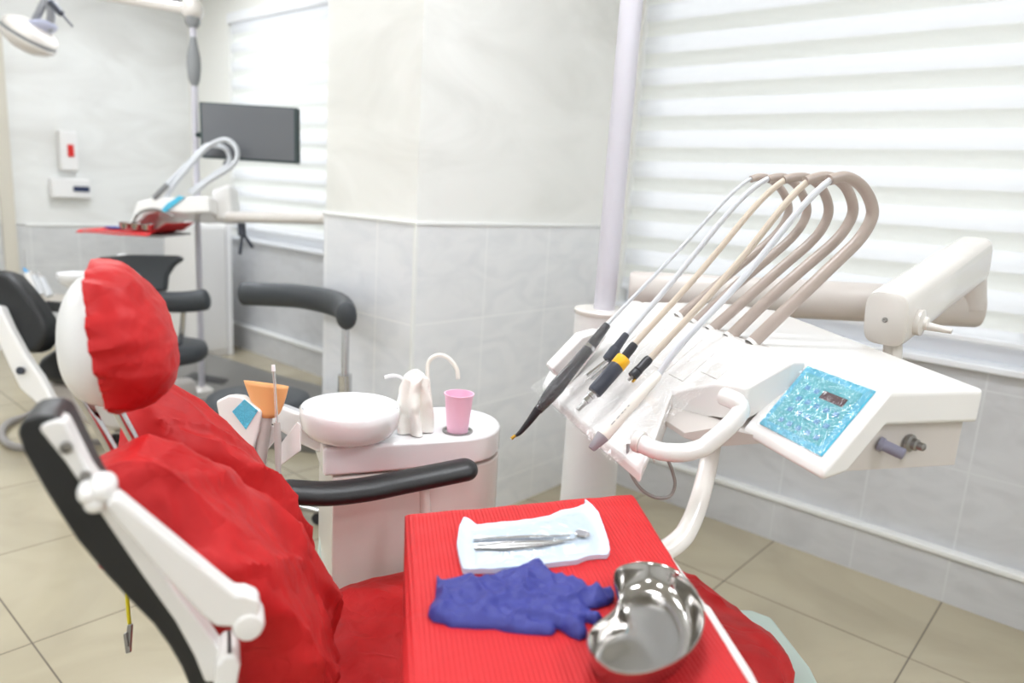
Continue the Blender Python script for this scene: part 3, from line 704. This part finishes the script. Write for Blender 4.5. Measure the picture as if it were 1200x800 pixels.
# keypad film is part of the keypad's own look
# ---- handpieces (each lies in its holder, its hose hanging from an arm tip)
def hpc(name, k, label, cat):
    t = thing(name, onhw(hosepx[k][-1][0], hosepx[k][-1][1], HWW[k][1]), label, cat)
    px = hosepx[k]; n = len(px); w0, w1 = HWW[k]
    L = [0]
    for i in range(1, n): L.append(L[-1]+math.hypot(px[i][0]-px[i-1][0], px[i][1]-px[i-1][1]))
    pts = [onhw(x, y, w0+(w1-w0)*(L[i]/L[-1])) for i, (x, y) in enumerate(px)]
    return t, relax(spline(pts, 6), 60), w1
def seg(x0, y0, x1, y1, w0, w1): return onhw(x0, y0, w0), onhw(x1, y1, w1)
def barrel(a, b_, prof, n=20):     # profile: (fraction, radius)
    L = (b_-a).length; return MB().lathe(a, b_-a, [(0, prof[0][0]*L)]+[(r, f*L) for f, r in prof]+[(0, prof[-1][0]*L)], n)
t, sp, w = hpc('ultrasonic_scaler', 0, 'long black handpiece wrapped in clear film, leftmost on the delivery unit', 'handpiece')
obj('hose', MB().tube(sp, .0042, 10), 'pale', t)
a, b_ = seg(712, 380, 643, 460, 1.42, 1.395)
obj('connector', barrel(*seg(712, 380, 691, 407, 1.42, 1.412), [(0, .0075), (.05, .0085), (1, .0125)]), 'wrap', t)
obj('band', barrel(*seg(692, 405.5, 689, 409, 1.412, 1.41), [(0, .0128), (1, .0130)]), 'chrome', t)
obj('handle', barrel(*seg(690, 408, 630, 481, 1.41, 1.39), [(0, .0125), (.35, .0135), (.62, .0165), (.8, .0145), (1, .0095)]), 'wrap', t, disp=lambda p: .0012*fr(p, 60))
obj('film_sheath', barrel(*seg(708, 385, 629, 482, 1.418, 1.39), [(0, .0095), (.2, .0140), (.4, .0155), (.65, .0185), (.8, .0165), (1, .0108)], 28), 'sheath', t, disp=lambda p: .0022*fr(p, 110))['label'] = 'clear crinkled film'
obj('neck', MB().tube(spline([onhw(x, y, 1.388) for x, y in ((631, 479), (620, 494), (609, 507), (603, 511))], 4), [.0095-.0068*(i/12) for i in range(13)], 12), 'rubber', t)
g = obj('tip', MB().tube([onhw(604, 510, 1.386), onhw(599, 514, 1.386)], [.0032, .0038], 10), 'gold', t); g['label'] = 'gold tip'
t, sp, w = hpc('turbine_connector', 1, 'short black hose coupling with two bare steel tubes, second from the left', 'handpiece')
obj('hose', MB().tube(sp, .0058, 10), 'pale', t)
obj('connector', barrel(*seg(734.5, 391, 722, 408, 1.34, 1.335), [(0, .0062), (.1, .0075), (1, .0095)]), 'navy', t)
obj('coupling', barrel(*seg(722, 408, 711.5, 422, 1.335, 1.33), [(0, .0105), (.1, .0115), (.9, .0115), (1, .0105)]), 'navy', t)
for dx, dy, w_ in ((0, 0, 1.325), (5, 3, 1.325)): obj('tube', MB().tube([onhw(711+dx, 422+dy, 1.33), onhw(688+dx, 440+dy*1.5, w_)], .0032, 10), 'chrome', t)
t, sp, w = hpc('air_motor', 2, 'dark handpiece motor with a bright yellow ring, third from the left', 'handpiece')
obj('hose', MB().tube(sp, .0062, 10), 'tan2', t)
obj('connector', barrel(*seg(744, 403, 729, 422, 1.275, 1.27), [(0, .0075), (.15, .0088), (.7, .0088), (1, .0105)]), 'rubber', t)
g = obj('ring', barrel(*seg(731.5, 419, 722.5, 430, 1.272, 1.268), [(0, .0138), (.1, .0152), (.9, .0152), (1, .0138)]), 'yellow', t); g['label'] = 'bright yellow ring'
obj('barrel', barrel(*seg(724, 428, 696, 460, 1.268, 1.255), [(0, .0140), (.05, .0148), (.95, .0148), (1, .0135)]), 'navy', t)
s_ = seg(697, 459, 684, 473, 1.255, 1.25)
obj('coil', barrel(*s_, [(0, .0085), (.12, .0085), (.14, .0068), (.26, .0068), (.28, .0085), (.42, .0085), (.44, .0068), (.56, .0068), (.58, .0085), (.8, .0085), (.82, .0055), (1, .0055)]), 'chrome', t)
obj('shaft', MB().tube([onhw(686, 471, 1.25), onhw(677, 480, 1.248)], [.0055, .0042], 12), 'satin', t)
t, sp, w = hpc('handpiece_connector', 3, 'short black ribbed hose end with bare pins, between the yellow-ringed motor and the ivory one', 'handpiece')
obj('hose', MB().tube(sp, .0066, 10), 'tan2', t)
obj('connector', barrel(*seg(761, 420, 741, 441, 1.205, 1.195), [(0, .0080), (.12, .0092), (.6, .0085), (.66, .0098), (.72, .0085), (.78, .0098), (1, .0095)]), 'rubber', t)
obj('pin', MB().tube([onhw(742, 440, 1.195), onhw(736.5, 445.5, 1.193)], .0028, 8), 'satin', t)
obj('pin', MB().tube([onhw(745, 443, 1.193), onhw(741, 447.5, 1.191)], .0026, 8), 'gold', t)
t, sp, w = hpc('water_syringe', 4, 'long ivory handpiece with a grey tapered nose, rightmost on the delivery unit', 'handpiece')
obj('hose', MB().tube(sp, .0062, 10), 'pale', t)
A_, B_ = seg(772, 438, 706, 511, 1.135, 1.11)
obj('handle', barrel(A_, B_, [(0, .0070), (.04, .0092), (.45, .0108), (.8, .0120), (.97, .0128), (1, .012)]), 'ivory', t)
obj('nose', barrel(*seg(706.5, 510.5, 693, 526, 1.11, 1.106), [(0, .0125), (.35, .0105), (.85, .0080), (1, .006)]), 'tip', t)
# small printed marks along the ivory barrel
ax = (B_-A_).normalized(); sd = ax.cross(CAM-A_).normalized(); fc = sd.cross(ax).normalized(); fc = fc if fc.dot(CAM-A_) > 0 else -fc
for q, l in ((.55, .004), (.61, .003), (.66, .005), (.73, .008), (.82, .010)):
    c = A_+(B_-A_)*q+fc*.0118+sd*.002; obj('printed_mark', MB().obox(c, ax*l*.5, sd*.0008, fc*.0008), 'print', t)
# holder block beside the wrapped scaler
obj('holder_block', MB().slab([onhw(x, y, 1.46) for x, y in ((646, 432), (682, 394), (704, 388), (712, 394), (672, 448), (655, 444))], HW*.045), 'white', head, bevel=.006)
# ================================================================== POST
pc = V((1.70, 1.13, 0)); pc = atd(708, 362, 1.98); pc.z = 0
post = thing('unit_post', pc, 'white cylindrical floor post with a pale pole on top, right of the column', 'post')
obj('post_body', MB().lathe(pc, (0, 0, 1), [(0, 0), (.078, 0), (.078, 1.0), (0, 1.0)], 40), 'shell', post)
rimz = atd(712, 362, 1.98).z
obj('post_rim', MB().lathe(V((pc.x, pc.y, 1.0)), (0, 0, 1), [(0, 0), (.080, 0), (.082, .004), (.082, rimz-1.0-.004), (.078, rimz-1.0), (0, rimz-1.0)], 40), 'bar', post)
obj('lamp_pole', MB().tube([V((pc.x, pc.y, rimz)), V((pc.x, pc.y, ZC-.01))], .029, 24), 'post', post)
# ================================================================== CUSPIDOR UNIT
ZU = .78
cus = thing('cuspidor_unit', P(.38, 1.52, 0), 'white spittoon unit with a rounded end standing behind the far armrest', 'dental unit')
def stad(e0, e1, w0, w1, n=16):
    r = (w1-w0)/2; wc = (w0+w1)/2; pts = [(e0, w0), (e1-r, w0)]
    pts += [(e1-r+r*math.cos(t), wc+r*math.sin(t)) for t in [-PI/2+PI*i/n for i in range(1, n)]]
    return pts+[(e1-r, w1), (e0, w1)]
obj('top', MB().plan(stad(.180, .60, 1.425, 1.665), lambda e, w: ZU, lambda e, w: ZU-.062, (), P), 'ceramic', cus, bevel=.008, seg=4)
obj('cabinet_body', MB().plan(stad(.200, .60, 1.43, 1.66), lambda e, w: ZU-.068, lambda e, w: .02, (), P), 'bar', cus, bevel=.004)
obj('plinth', MB().plan(stad(.21, .58, 1.45, 1.64), lambda e, w: .02, lambda e, w: 0, (), P), 'grey', cus)
ZRM = .86; cb = onz(411, 471, ZRM); cb.z = ZU
R_ = .1035
obj('bowl', MB().lathe(cb, (0, 0, 1), [(.0, .001), (.060, .001), (.066, .005), (.088, .015), (.1005, .032), (R_, .054), (R_, .069), (R_-.004, .073), (R_-.008, .069), (.092, .038), (.07, .020), (.02, .012), (0, .010)], 56), 'ceramic', cus, ang=60)
zz = lambda x, y, d: atd(x, y, d)
obj('bowl_spout', MB().tube(spline([zz(474, 462, 1.66), zz(472, 445, 1.66), zz(462, 440, 1.65), zz(450, 442, 1.64)], 6), .0042, 10), 'ceramic', cus)
obj('cup_filler', MB().tube(spline([zz(505, 480, 1.70), zz(501, 440, 1.70), zz(503, 423, 1.70), zz(514, 416, 1.70), zz(526, 420, 1.70), zz(535, 432, 1.70), zz(537, 444, 1.70)], 6), .0052, 12), 'ivory', cus)
c = onz(536, 505, ZU)
obj('cup_ring', MB().lathe(c, (0, 0, 1), [(.028, 0), (.034, 0), (.034, .003), (.028, .003), (.028, 0)], 32), 'satin', cus)
cup = tag(obj('paper_cup', MB().lathe(c+V((0, 0, .001)), (0, 0, 1), [(0, .002), (.0225, .002), (.0225, 0), (.0235, 0), (.0315, .083), (.0335, .084), (.0335, .087), (.0305, .087), (.0228, .005), (0, .005)], 40), 'pink'), 'pink disposable cup on the white spittoon unit', 'cup')
# towel draped over the spout
def tow(u, v):
    a = 2*PI*u; z = .134*(1-v)
    r = .024+.008*v**.8
    r *= 1+.32*math.sin(a*5+1.2*math.sin(v*4))*min(1, v*1.6+.15)+.20*noise.noise(V((math.cos(a)*2, math.sin(a)*2, v*5)))
    if v < .1: r *= (v/.1)**.5*.98+.02
    c = zz(485, 500, 1.60); c.z = ZU+.002
    return c+V((math.cos(a)*r*1.0, math.sin(a)*r*1.1, z*(1+.05*math.sin(a*3)*(1-v))))
tag(obj('paper_towel', MB().grid(tow, 110, 50), 'towel', None, ang=80), 'crumpled white paper towel hung over the spout between bowl and pink cup', 'towel')
# suction holder left of the bowl
sx = thing('suction_holder', zz(330, 510, 1.48), 'white suction holder with a small blue keypad on the left of the spittoon bowl', 'holder')
def fs_(pts, d, th): return MB().slab([zz(x, y, d) for x, y in pts], FW*th)
obj('holder_arm', fs_([(300, 468), (330, 476), (380, 495), (398, 512), (398, 528), (372, 530), (350, 520), (320, 500)], 1.52, .05), 'ceramic', sx, bevel=.008)
obj('keypad_box', fs_([(252, 470), (268, 462), (282, 464), (306, 482), (302, 505), (292, 540), (262, 520)], 1.40, .035), 'white', sx, bevel=.006)
obj('keypad', fs_([(272, 482), (286, 468), (302, 481), (288, 503)], 1.398, .004), 'cyan', sx)
obj('side_plate', fs_([(348, 494), (352, 498), (352, 528), (326, 547), (322, 536), (330, 518)], 1.43, .008), 'white', sx, bevel=.002)
obj('side_plate', fs_([(318, 498), (322, 500), (322, 516), (306, 536), (300, 530), (306, 518)], 1.43, .008), 'white', sx, bevel=.002)
hv = thing('suction_tip', zz(310, 505, 1.42), 'flared orange rubber suction funnel on a grey tube left of the bowl', 'suction tip')
obj('tube', MB().tube([zz(314, 484, 1.42), zz(309, 512, 1.42), zz(302, 560, 1.42)], [.0105, .012, .012], 16), 'grey', hv)
c0 = [(286, 444), (295, 446), (310, 449), (325, 451), (338, 453)]
# fan-shaped funnel: flat at the mouth, round at the neck
ring = []; nn = 28
upv2 = -DN
for q in range(9):
    f = q/8; cx = 315-3*f+0*f; cy = 489-40*f
    hx = 7+19*f**.6; hz = 6+1.0*f
    ctr = zz(cx, cy, 1.42)
    ring += [ctr+RT*(hx*1.42/FPX*math.cos(2*PI*i/nn))+DN*(3.5*f*math.cos(2*PI*i/nn)*1.42/FPX)+FW*(hz*1.42/FPX*1.1*math.sin(2*PI*i/nn)) for i in range(nn)]
obj('funnel', MB().add(ring, [(k*nn+i, k*nn+(i+1) % nn, (k+1)*nn+(i+1) % nn, (k+1)*nn+i) for k in range(8) for i in range(nn)]), 'orange', hv, solid=.002)['label'] = 'flared orange rubber funnel'
sj = thing('saliva_ejector', zz(325, 500, 1.40), 'thin clear saliva ejector tube standing in front of the orange funnel', 'suction tube')
obj('tube', MB().tube([zz(324.5, 497, 1.40), zz(322, 450, 1.40), zz(320.5, 433, 1.40)], .0030, 12), 'clear', sj)
obj('wire', MB().tube([zz(325.5, 497, 1.40), zz(323, 450, 1.40), zz(321.5, 433, 1.40)], .0009, 8), 'satin', sj)
obj('tip', MB().tube([zz(320.5, 435, 1.40), zz(320, 427, 1.40)], [.0042, .0038], 12), 'ceramic', sj)
obj('grip', MB().tube([zz(324.5, 495, 1.40), zz(325.5, 515, 1.40), zz(326, 545, 1.40), zz(327, 575, 1.40)], [.0065, .0068, .0055, .005], 14), 'grey', sj)
# ================================================================== STOOLS
def stool(base, zs, rs, postp, arc, label, label_grp=None):
    t = thing('operator_stool', (base.x, base.y, 0), label, 'stool')
    obj('seat', MB().lathe(V((base.x, base.y, zs-.085)), (0, 0, 1), [(0, 0), (rs*.9, 0), (rs, .02), (rs*1.01, .05), (rs*.95, .075), (rs*.75, .085), (0, .087)], 48), 'dark', t, ang=60)
    obj('gas_column', MB().lathe(V((base.x, base.y, .07)), (0, 0, 1), [(.028, 0), (.028, .2), (.018, .2), (.018, zs-.16)], 20), 'chrome', t)
    for k in range(5):
        a = 2*PI*k/5+.3; e = V((base.x+.24*math.cos(a), base.y+.24*math.sin(a), .055)); c = V((base.x, base.y, .09))
        lg = obj('leg', MB().tube([c, e], [.022, .014], 12), 'chrome', t)
        obj('caster', MB().lathe(V((e.x, e.y, .025))-V((-math.sin(a), math.cos(a), 0))*.012, V((-math.sin(a), math.cos(a), 0)), [(0, 0), (.025, 0), (.025, .024), (0, .024)], 20), 'rubber', lg)
    obj('back_post', MB().tube(spline(postp, 5), .0125, 14), 'chrome', t)
    s2 = spline(arc, 8); L = len(s2)
    rr = [.050*min(1, ((min(i, L-1-i)+.35)/3.2)**.5) for i in range(L)]
    obj('back_cushion', MB().rtube(s2, .048 if label.startswith('dark') else .05, 20, sx=1.0, sy=.72, up=V((0, 0, 1)), k=.5), 'dark', t)
    return t
b0 = V((1.385, 2.44, 0))
arc = [zz(286, 344, 2.95), zz(315, 345, 2.93), zz(350, 347, 2.86), zz(380, 352, 2.72), zz(398, 358, 2.58), zz(405, 365, 2.46), zz(406, 370, 2.40)]
pp_ = [zz(405, 378, 2.50), zz(405, 400, 2.50), zz(404, 455, 2.52)]
low = V((b0.x+.02, b0.y-.02, .40)); e_ = pp_[-1].copy(); 
stool(b0, .50, .195, pp_+[V((e_.x, e_.y, .44)), low], arc, 'dark grey round stool with a curved arm-like backrest, in front of the column')
obj_s = [o for o in COL.objects if o.name.startswith('operator_stool')][-1]
s = thing  # alias kept short
mb = MB().lathe(V((pp_[-1].x, pp_[-1].y, pp_[-1].z-.04)), (0, 0, 1), [(0, 0), (.024, 0), (.024, .09), (0, .09)], 20)
obj('post_sleeve', mb, 'chrome', obj_s)
b1 = atd(196, 412, 3.55); 
arc2 = [zz(183, 353, 3.5), zz(205, 354, 3.45), zz(225, 353, 3.42), zz(240, 351, 3.42)]
st2 = stool(V((b1.x, b1.y, 0)), b1.z+.05, .185, [zz(215, 365, 3.45), zz(212, 395, 3.5), zz(205, 425, 3.55)], arc2, 'black round stool seen behind the red headrest')
obj('backrest', MB().slab([zz(x, y, 3.62) for x, y in ((114, 301), (150, 298), (209, 299), (212, 303), (201, 311), (194, 322), (192, 340), (170, 342), (163, 322), (148, 312), (118, 306))], FW*.05), 'dark', st2, bevel=.012)
# ================================================================== SECOND DENTAL SET
c2 = thing('dental_chair', onz(60, 500, 0), 'black leather dental chair in the background at the far left', 'dental chair')
def psl(px, d, th): return MB().slab([zz(x, y, d) for x, y in px], FW*th)
mb = psl([(-38, 316), (0, 316), (11, 320), (23, 333), (38, 352), (50, 371), (55, 386), (53, 398), (44, 410), (30, 416), (17, 398), (-10, 352), (-38, 340)], 3.05, .11)
obj('backrest', mb, 'black', c2, bevel=.03, seg=5)
mb = psl([(38, 440), (42, 420), (60, 410), (110, 408), (150, 420), (150, 440), (120, 455), (60, 450)], 3.15, .35); obj('seat', mb, 'black', c2, bevel=.04, seg=4)
mb = psl([(-20, 355), (0, 358), (12, 385), (30, 418), (46, 440), (62, 470), (45, 476), (22, 455), (10, 430), (-6, 395), (-20, 380)], 3.0, .05); obj('frame', mb, 'white', c2, bevel=.012)
obj('pivot', MB().lathe(zz(25, 434, 2.99), -FW, [(0, 0), (.016, 0), (.016, .01), (0, .01)], 20), 'navy', c2)
mb = psl([(50, 446), (120, 452), (195, 445), (200, 470), (190, 500), (130, 505), (80, 492), (55, 470)], 3.2, .3); obj('pedestal', mb, 'grey', c2, bevel=.03)
mb = psl([(52, 352), (82, 354), (88, 361), (84, 367), (56, 365)], 3.45, .05); obj('armrest', mb, 'black', c2, bevel=.01)
# base plate / walkway on the floor
bp_ = [onz(x, y, .06) for x, y in ((196, 405), (240, 411), (330, 440), (420, 462), (390, 520), (200, 500), (150, 450))]
fp = obj('floor_plate', MB().slab(bp_, V((0, 0, -.06))), 'plate', None, bevel=.008); tag(fp, 'low grey metal plate on the floor between background chair and stools', 'floor plate')
obj('pedal_slot', MB().slab([onz(x, y, .064) for x, y in ((226, 436), (268, 444), (262, 450), (215, 442))], V((0, 0, -.003))), 'rubber', fp)
# grey hose on floor
tag(obj('floor_hose', MB().tube(spline([onz(x, y, .02) for x, y in ((62, 470), (40, 484), (12, 494), (2, 508), (14, 522), (50, 524), (90, 520), (130, 516))], 6), .016, 10), 'cable'), 'grey hose curling on the floor tiles beside the background chair', 'hose')
# background spittoon unit and bowl
u2 = thing('cuspidor_unit', onz(120, 440, 0), 'background spittoon unit with a white bowl, behind the red headrest', 'dental unit')
c = zz(90, 330, 3.9)
obj('bowl', MB().lathe(c-V((0, 0, .03)), (0, 0, 1), [(0, 0), (.05, 0), (.085, .03), (.095, .06), (.095, .075), (.085, .07), (.06, .03), (0, .02)], 40), 'ceramic', u2)
mb = psl([(35, 343), (100, 345), (155, 348), (158, 359), (100, 358), (35, 353)], 3.88, .25); obj('top', mb, 'bar', u2, bevel=.01)
mb = psl([(86, 336), (100, 336), (100, 350), (86, 350)], 3.92, .08); obj('bowl_support', mb, 'bar', u2, bevel=.01)
mb = psl([(95, 358), (150, 360), (152, 470), (100, 470)], 3.95, .25); obj('cabinet_body', mb, 'bar', u2, bevel=.01)
obj('cup_filler', MB().tube(spline([zz(138, 320, 3.95), zz(137, 303, 3.95), zz(144, 299, 3.95), zz(152, 302, 3.95), zz(156, 312, 3.95)], 5), .009, 10), 'ceramic', u2)
for k, (x, y, mt, lab) in enumerate(((38, 330, 'white', 'white handpiece nearest the background chair back'), (46, 333, 'pale', 'pale grey handpiece second in the background holder'), (54, 335, 'pale', 'pale handpiece nearest the background bowl'))):
    tt = thing('suction_handpiece', zz(x, y+12, 3.8), lab, 'handpiece')
    obj('handle', MB().tube([zz(x-6, y-10, 3.8), zz(x+4, y+12, 3.8)], [.016, .02], 12), mt, tt)
    obj('tip', MB().tube([zz(x-6, y-10, 3.8), zz(x-10, y-16, 3.8)], [.010, .006], 10), 'keys' if k == 0 else 'satin', tt)
obj('tip', MB().tube([zz(30, 322, 3.8), zz(28, 292, 3.8)], [.003, .002], 8), 'satin', tt)
# background delivery unit
d2 = thing('delivery_unit', zz(200, 250, 3.7), 'background delivery unit with grey hose loops in front of the monitor', 'dental unit')
mb = psl([(160, 236), (176, 232), (245, 229), (246, 249), (215, 250), (186, 247), (170, 252), (156, 266), (150, 264)], 3.6, .32); obj('console_body', mb, 'white', d2, bevel=.015)
mb = psl([(189, 246), (193, 249), (207, 238), (216, 231), (210, 229), (196, 238)], 3.592, .01); obj('keypad', mb, 'cyan', d2)
mb = psl([(246, 222), (268, 214), (272, 258), (250, 258)], 3.7, .14); obj('arm_joint', mb, 'white', d2, bevel=.02)
for k, (px, d) in enumerate((([(186, 246), (205, 215), (222, 195), (240, 175), (254, 166), (266, 164), (276, 172), (278, 184), (270, 196), (245, 212), (225, 228)], 3.62), ([(182, 230), (200, 212), (222, 190), (240, 172), (252, 170), (264, 174), (269, 184), (266, 194), (250, 205), (222, 225)], 3.68))):
    obj('hose_arm', MB().tube(spline([zz(x, y, d) for x, y in px], 5), .0125, 12), 'pale', d2)
obj('knob', MB().sell(zz(266, 193, 3.72), RT*.02, DN*.025, FW*.02, 2, 2, 16, 10), 'rubber', d2)
obj('hose_connector', MB().tube([zz(196, 216, 3.6), zz(180, 232, 3.6)], .014, 10), 'sleeve', d2)
obj('handle', MB().tube(spline([zz(156, 262, 3.6), zz(162, 250, 3.6), zz(180, 245, 3.6), zz(196, 250, 3.6), zz(204, 254, 3.6)], 5), .008, 10), 'satin', d2)
obj('horizontal_bar', MB().tube([zz(262, 254, 3.75), zz(384, 256, 3.35)], .028, 16), 'bar', d2)
obj('arm_clamp', MB().tube([zz(283, 262, 3.7), zz(284, 276, 3.7)], .02, 12).tube([zz(284, 275, 3.7), zz(281, 298, 3.7)], .009, 8).tube([zz(286, 275, 3.7), zz(296, 290, 3.7)], .009, 8), 'navy', d2)
# background tray
t2 = thing('instrument_tray', zz(145, 275, 3.55), 'small background tray with a red napkin and shiny tools, above the red headrest', 'tray')
zt2 = zz(145, 275, 3.55).z
qa = zz(96, 276, 3.55); qb = zz(186, 276, 3.50)
ex = (qb-qa); ex.z = 0; exn = ex.normalized(); ey = V((-exn.y, exn.x, 0))
if ey.dot(FW) < 0: ey = -ey
qa.z = zt2; L2 = ex.length
obj('tray_plate', MB().slab([qa, qa+exn*L2, qa+exn*L2+ey*.28, qa+ey*.28], V((0, 0, .012))), 'satin', t2, bevel=.003)
def nk2(u, v):
    p = qa+exn*(L2*(u*1.1-.06))+ey*(.30*v-.012)+V((0, 0, .017)); p.z += .05*max(0, u-.85)/.15-.01*max(0, .1-u)*6-.02*max(0, .12-v)*6+.004*fr(p, 9)
    return p
tag(obj('paper_napkin', MB().grid(nk2, 30, 12), 'paper', None, solid=.002), 'red napkin with a turned-up corner on the background tray', 'napkin')
for k, (u, l) in enumerate(((.48, .05), (.62, .05), (.76, .06))):
    c = qa+exn*(L2*u)+ey*.06+V((0, 0, .028))
    tag(obj('steel_dish', MB().lathe(c, (0, 0, 1), [(0, 0), (.026, 0), (.032, .028), (.035, .03), (.03, .028), (.022, .006), (0, .004)], 24), 'steel'), ('leftmost', 'middle', 'rightmost')[k]+' small shiny steel dish on the background tray', 'dish', 'steel dishes on the background tray')
tag(obj('folded_glove', MB().sell(qa+exn*(L2*.25)+ey*.1+V((0, 0, .026)), exn*.05, ey*.04, V((0, 0, .006)), 2, 2, 24, 10), 'glove', None, disp=lambda p: .002*fr(p, 40)), 'blue glove lying at the left end of the background tray', 'glove')
# floor pole with monitor and lamp
dp = 3.85; pb = zz(229, 150, dp); pb.z = 0
pole = thing('lamp_pole', pb, 'tall pale pole beside the monitor carrying a long arm for the operating lamp', 'pole')
ptop = zz(232, 18, dp).z
obj('pole', MB().tube([V((pb.x, pb.y, 0)), V((pb.x, pb.y, ptop))], .016, 16), 'post', pole)
obj('pole_base', MB().lathe(V((pb.x, pb.y, 0)), (0, 0, 1), [(0, 0), (.06, 0), (.06, .10), (.03, .12), (0, .12)], 24), 'bar', pole)
zc_ = zz(229, 77, dp).z
obj('padded_sleeve', MB().lathe(V((pb.x, pb.y, zc_-.10)), (0, 0, 1), [(.012, -.02), (.028, .02), (.035, .08), (.034, .13), (.020, .20), (.012, .26)], 20), 'sleeve', pole)
pt = V((pb.x, pb.y, ptop))
obj('arm_joint', MB().sell(pt, RT*.052, FW*.05, V((0, 0, .05)), 2.4, 2.4, 24, 14), 'bar', pole)
obj('joint_collar', MB().lathe(pt-V((0, 0, .085)), (0, 0, 1), [(.0, 0), (.022, 0), (.036, .02), (.036, .05)], 20), 'sleeve', pole)
obj('lamp_arm', MB().tube([pt, zz(125, -4, 3.95), zz(60, -20, 4.0)], [.026, .024, .022], 16), 'bar', pole)
mo = thing('monitor', zz(290, 190, 3.75), 'flat dark monitor in front of the far window blind', 'monitor')
mpx = [(233, 119), (348, 126), (348, 191), (235, 184)]
mpts = [zz(233, 119, 3.75), zz(348, 126, 3.60), zz(348.5, 191, 3.60), zz(235, 184, 3.75)]
nrm = (mpts[1]-mpts[0]).cross(mpts[3]-mpts[0]).normalized(); nrm = nrm if nrm.dot(FW) > 0 else -nrm
obj('bezel', MB().slab(mpts, nrm*.03), 'bezel', mo, bevel=.004)
cc = sum(mpts, V((0, 0, 0)))/4
ipts = [cc+(p-cc)*.94-nrm*.001 for p in mpts]; obj('screen', MB().slab(ipts, nrm*.002), 'screen', mo)
obj('monitor_arm', MB().tube([cc+nrm*.03, cc+nrm*.10, V((pb.x, pb.y, cc.z-.02))], .014, 12), 'bezel', mo)
# operating lamp
lp = thing('operating_lamp', zz(45, 40, 4.0), 'white saucer-shaped operating lamp hanging at the top left corner', 'lamp')
lc = zz(34, 42, 4.0); la = (-DN*.80+RT*.55-FW*.2).normalized()
obj('reflector', MB().lathe(lc, la, [(0, -.085), (.07, -.078), (.115, -.055), (.140, -.030), (.145, -.012), (.141, -.008)], 48), 'bar', lp)
obj('gasket', MB().lathe(lc, la, [(.140, -.012), (.137, .012), (.135, .012)], 48), 'sleeve', lp)
obj('housing', MB().lathe(lc, la, [(.141, .010), (.139, .025), (.12, .050), (.075, .075), (.0, .085)], 48), 'bar', lp)
ha = lc+la*.075+RT*.05
obj('lens_cap', MB().sell(lc+la*.055+RT*.045, RT*.08-la*.0, FW*.07, la*.035, 2, 2, 24, 12), 'lens', lp)
obj('lens_cap', MB().sell(lc+la*.060-RT*.05, RT*.045, FW*.055, la*.032, 2, 2, 24, 12), 'lampgrey', lp)
obj('yoke', MB().tube(spline([lc+la*.06-RT*.01, zz(44, 18, 3.95), zz(52, 2, 3.95), zz(62, -22, 4.0)], 5), .019, 14), 'lampgrey', lp)
obj('yoke', MB().tube(spline([zz(58, 35, 4.0), zz(60, 16, 3.95), zz(57, -2, 3.95), zz(62, -22, 4.0)], 5), .020, 14), 'lampgrey', lp)
obj('handle', MB().tube([zz(60, 3, 3.9), zz(72, 16, 3.9), zz(73, 17, 3.9), zz(85, 31, 3.9)], [.022, .018, .007, .005], 14), 'navy', lp)
# dispensers on the back wall
for nm, px, lab, cat, ins, im in (('soap_dispenser', ((68, 152), (92, 201)), 'white wall dispenser with a red window above the digital box', 'dispenser', ((79, 169), (87, 184)), 'redgel'), ('wall_thermometer', ((59, 208), (107, 233)), 'low white wall box with a dark blue display below the soap dispenser', 'wall box', ((86, 218), (105, 225)), 'bluegel')):
    a, b_ = onY(*px[0], YB-.05), onY(*px[1], YB-.05)
    t = thing(nm, (a.x, YB, min(a.z, b_.z)), lab, cat)
    obj('case', MB().box(a.x, b_.x, YB-.07, YB, b_.z, a.z), 'shell', t, bevel=.015)
    a, b_ = onY(*ins[0], YB-.074), onY(*ins[1], YB-.074); obj('window', MB().box(a.x, b_.x, YB-.077, YB-.066, b_.z, a.z), im, t)
# narrow cabinet by the far window
a, b_ = V((2.43, 5.0)), V((2.80, 5.40))
cbz = onY(230, 263, 5.0).z
t = thing('cabinet', (2.6, 5.2, 0), 'narrow white cabinet between the back wall and the far window', 'cabinet')
x0 = onY(230, 340, 5.0).x; x1 = onY(271, 340, 5.0).x
obj('body', MB().box(x0, x1, 5.0, 5.5, 0, cbz), 'shell', t, bevel=.006)
obj('door', MB().box(x0+.01, x1-.045, 4.985, 5.0, .05, cbz-.02), 'shell', t, bevel=.004)
obj('edge_stile', MB().box(x1-.04, x1, 4.98, 5.0, 0, cbz), 'ceramic', t, bevel=.004)
# ================================================================== LIGHT, CAMERA
wd = bpy.data.worlds.new('World'); bpy.context.scene.world = wd; wd.use_nodes = True
bg = wd.node_tree.nodes['Background']; bg.inputs[0].default_value = (.93, .97, 1, 1); bg.inputs[1].default_value = .85
cd = bpy.data.cameras.new('camera'); co = bpy.data.objects.new('camera', cd); COL.objects.link(co)
m = Matrix(((RT.x, -DN.x, -FW.x, 0), (RT.y, -DN.y, -FW.y, 0), (RT.z, -DN.z, -FW.z, CH), (0, 0, 0, 1))); co.matrix_world = m
cd.sensor_width = 36; cd.lens = FPX/1200*36; cd.clip_start = .02
cd.dof.use_dof = True; cd.dof.focus_distance = 1.32; cd.dof.aperture_fstop = 2.4
sc = bpy.context.scene; sc.camera = co
sc.view_settings.view_transform = 'Standard'; sc.view_settings.look = 'None'; sc.view_settings.gamma = 1; sc.view_settings.exposure = .65
sc.cycles.use_denoising = True; sc.cycles.max_bounces = 10; sc.cycles.diffuse_bounces = 5; sc.cycles.transparent_max_bounces = 12; sc.cycles.caustics_reflective = False; sc.cycles.caustics_refractive = False; sc.cycles.sample_clamp_indirect = 8
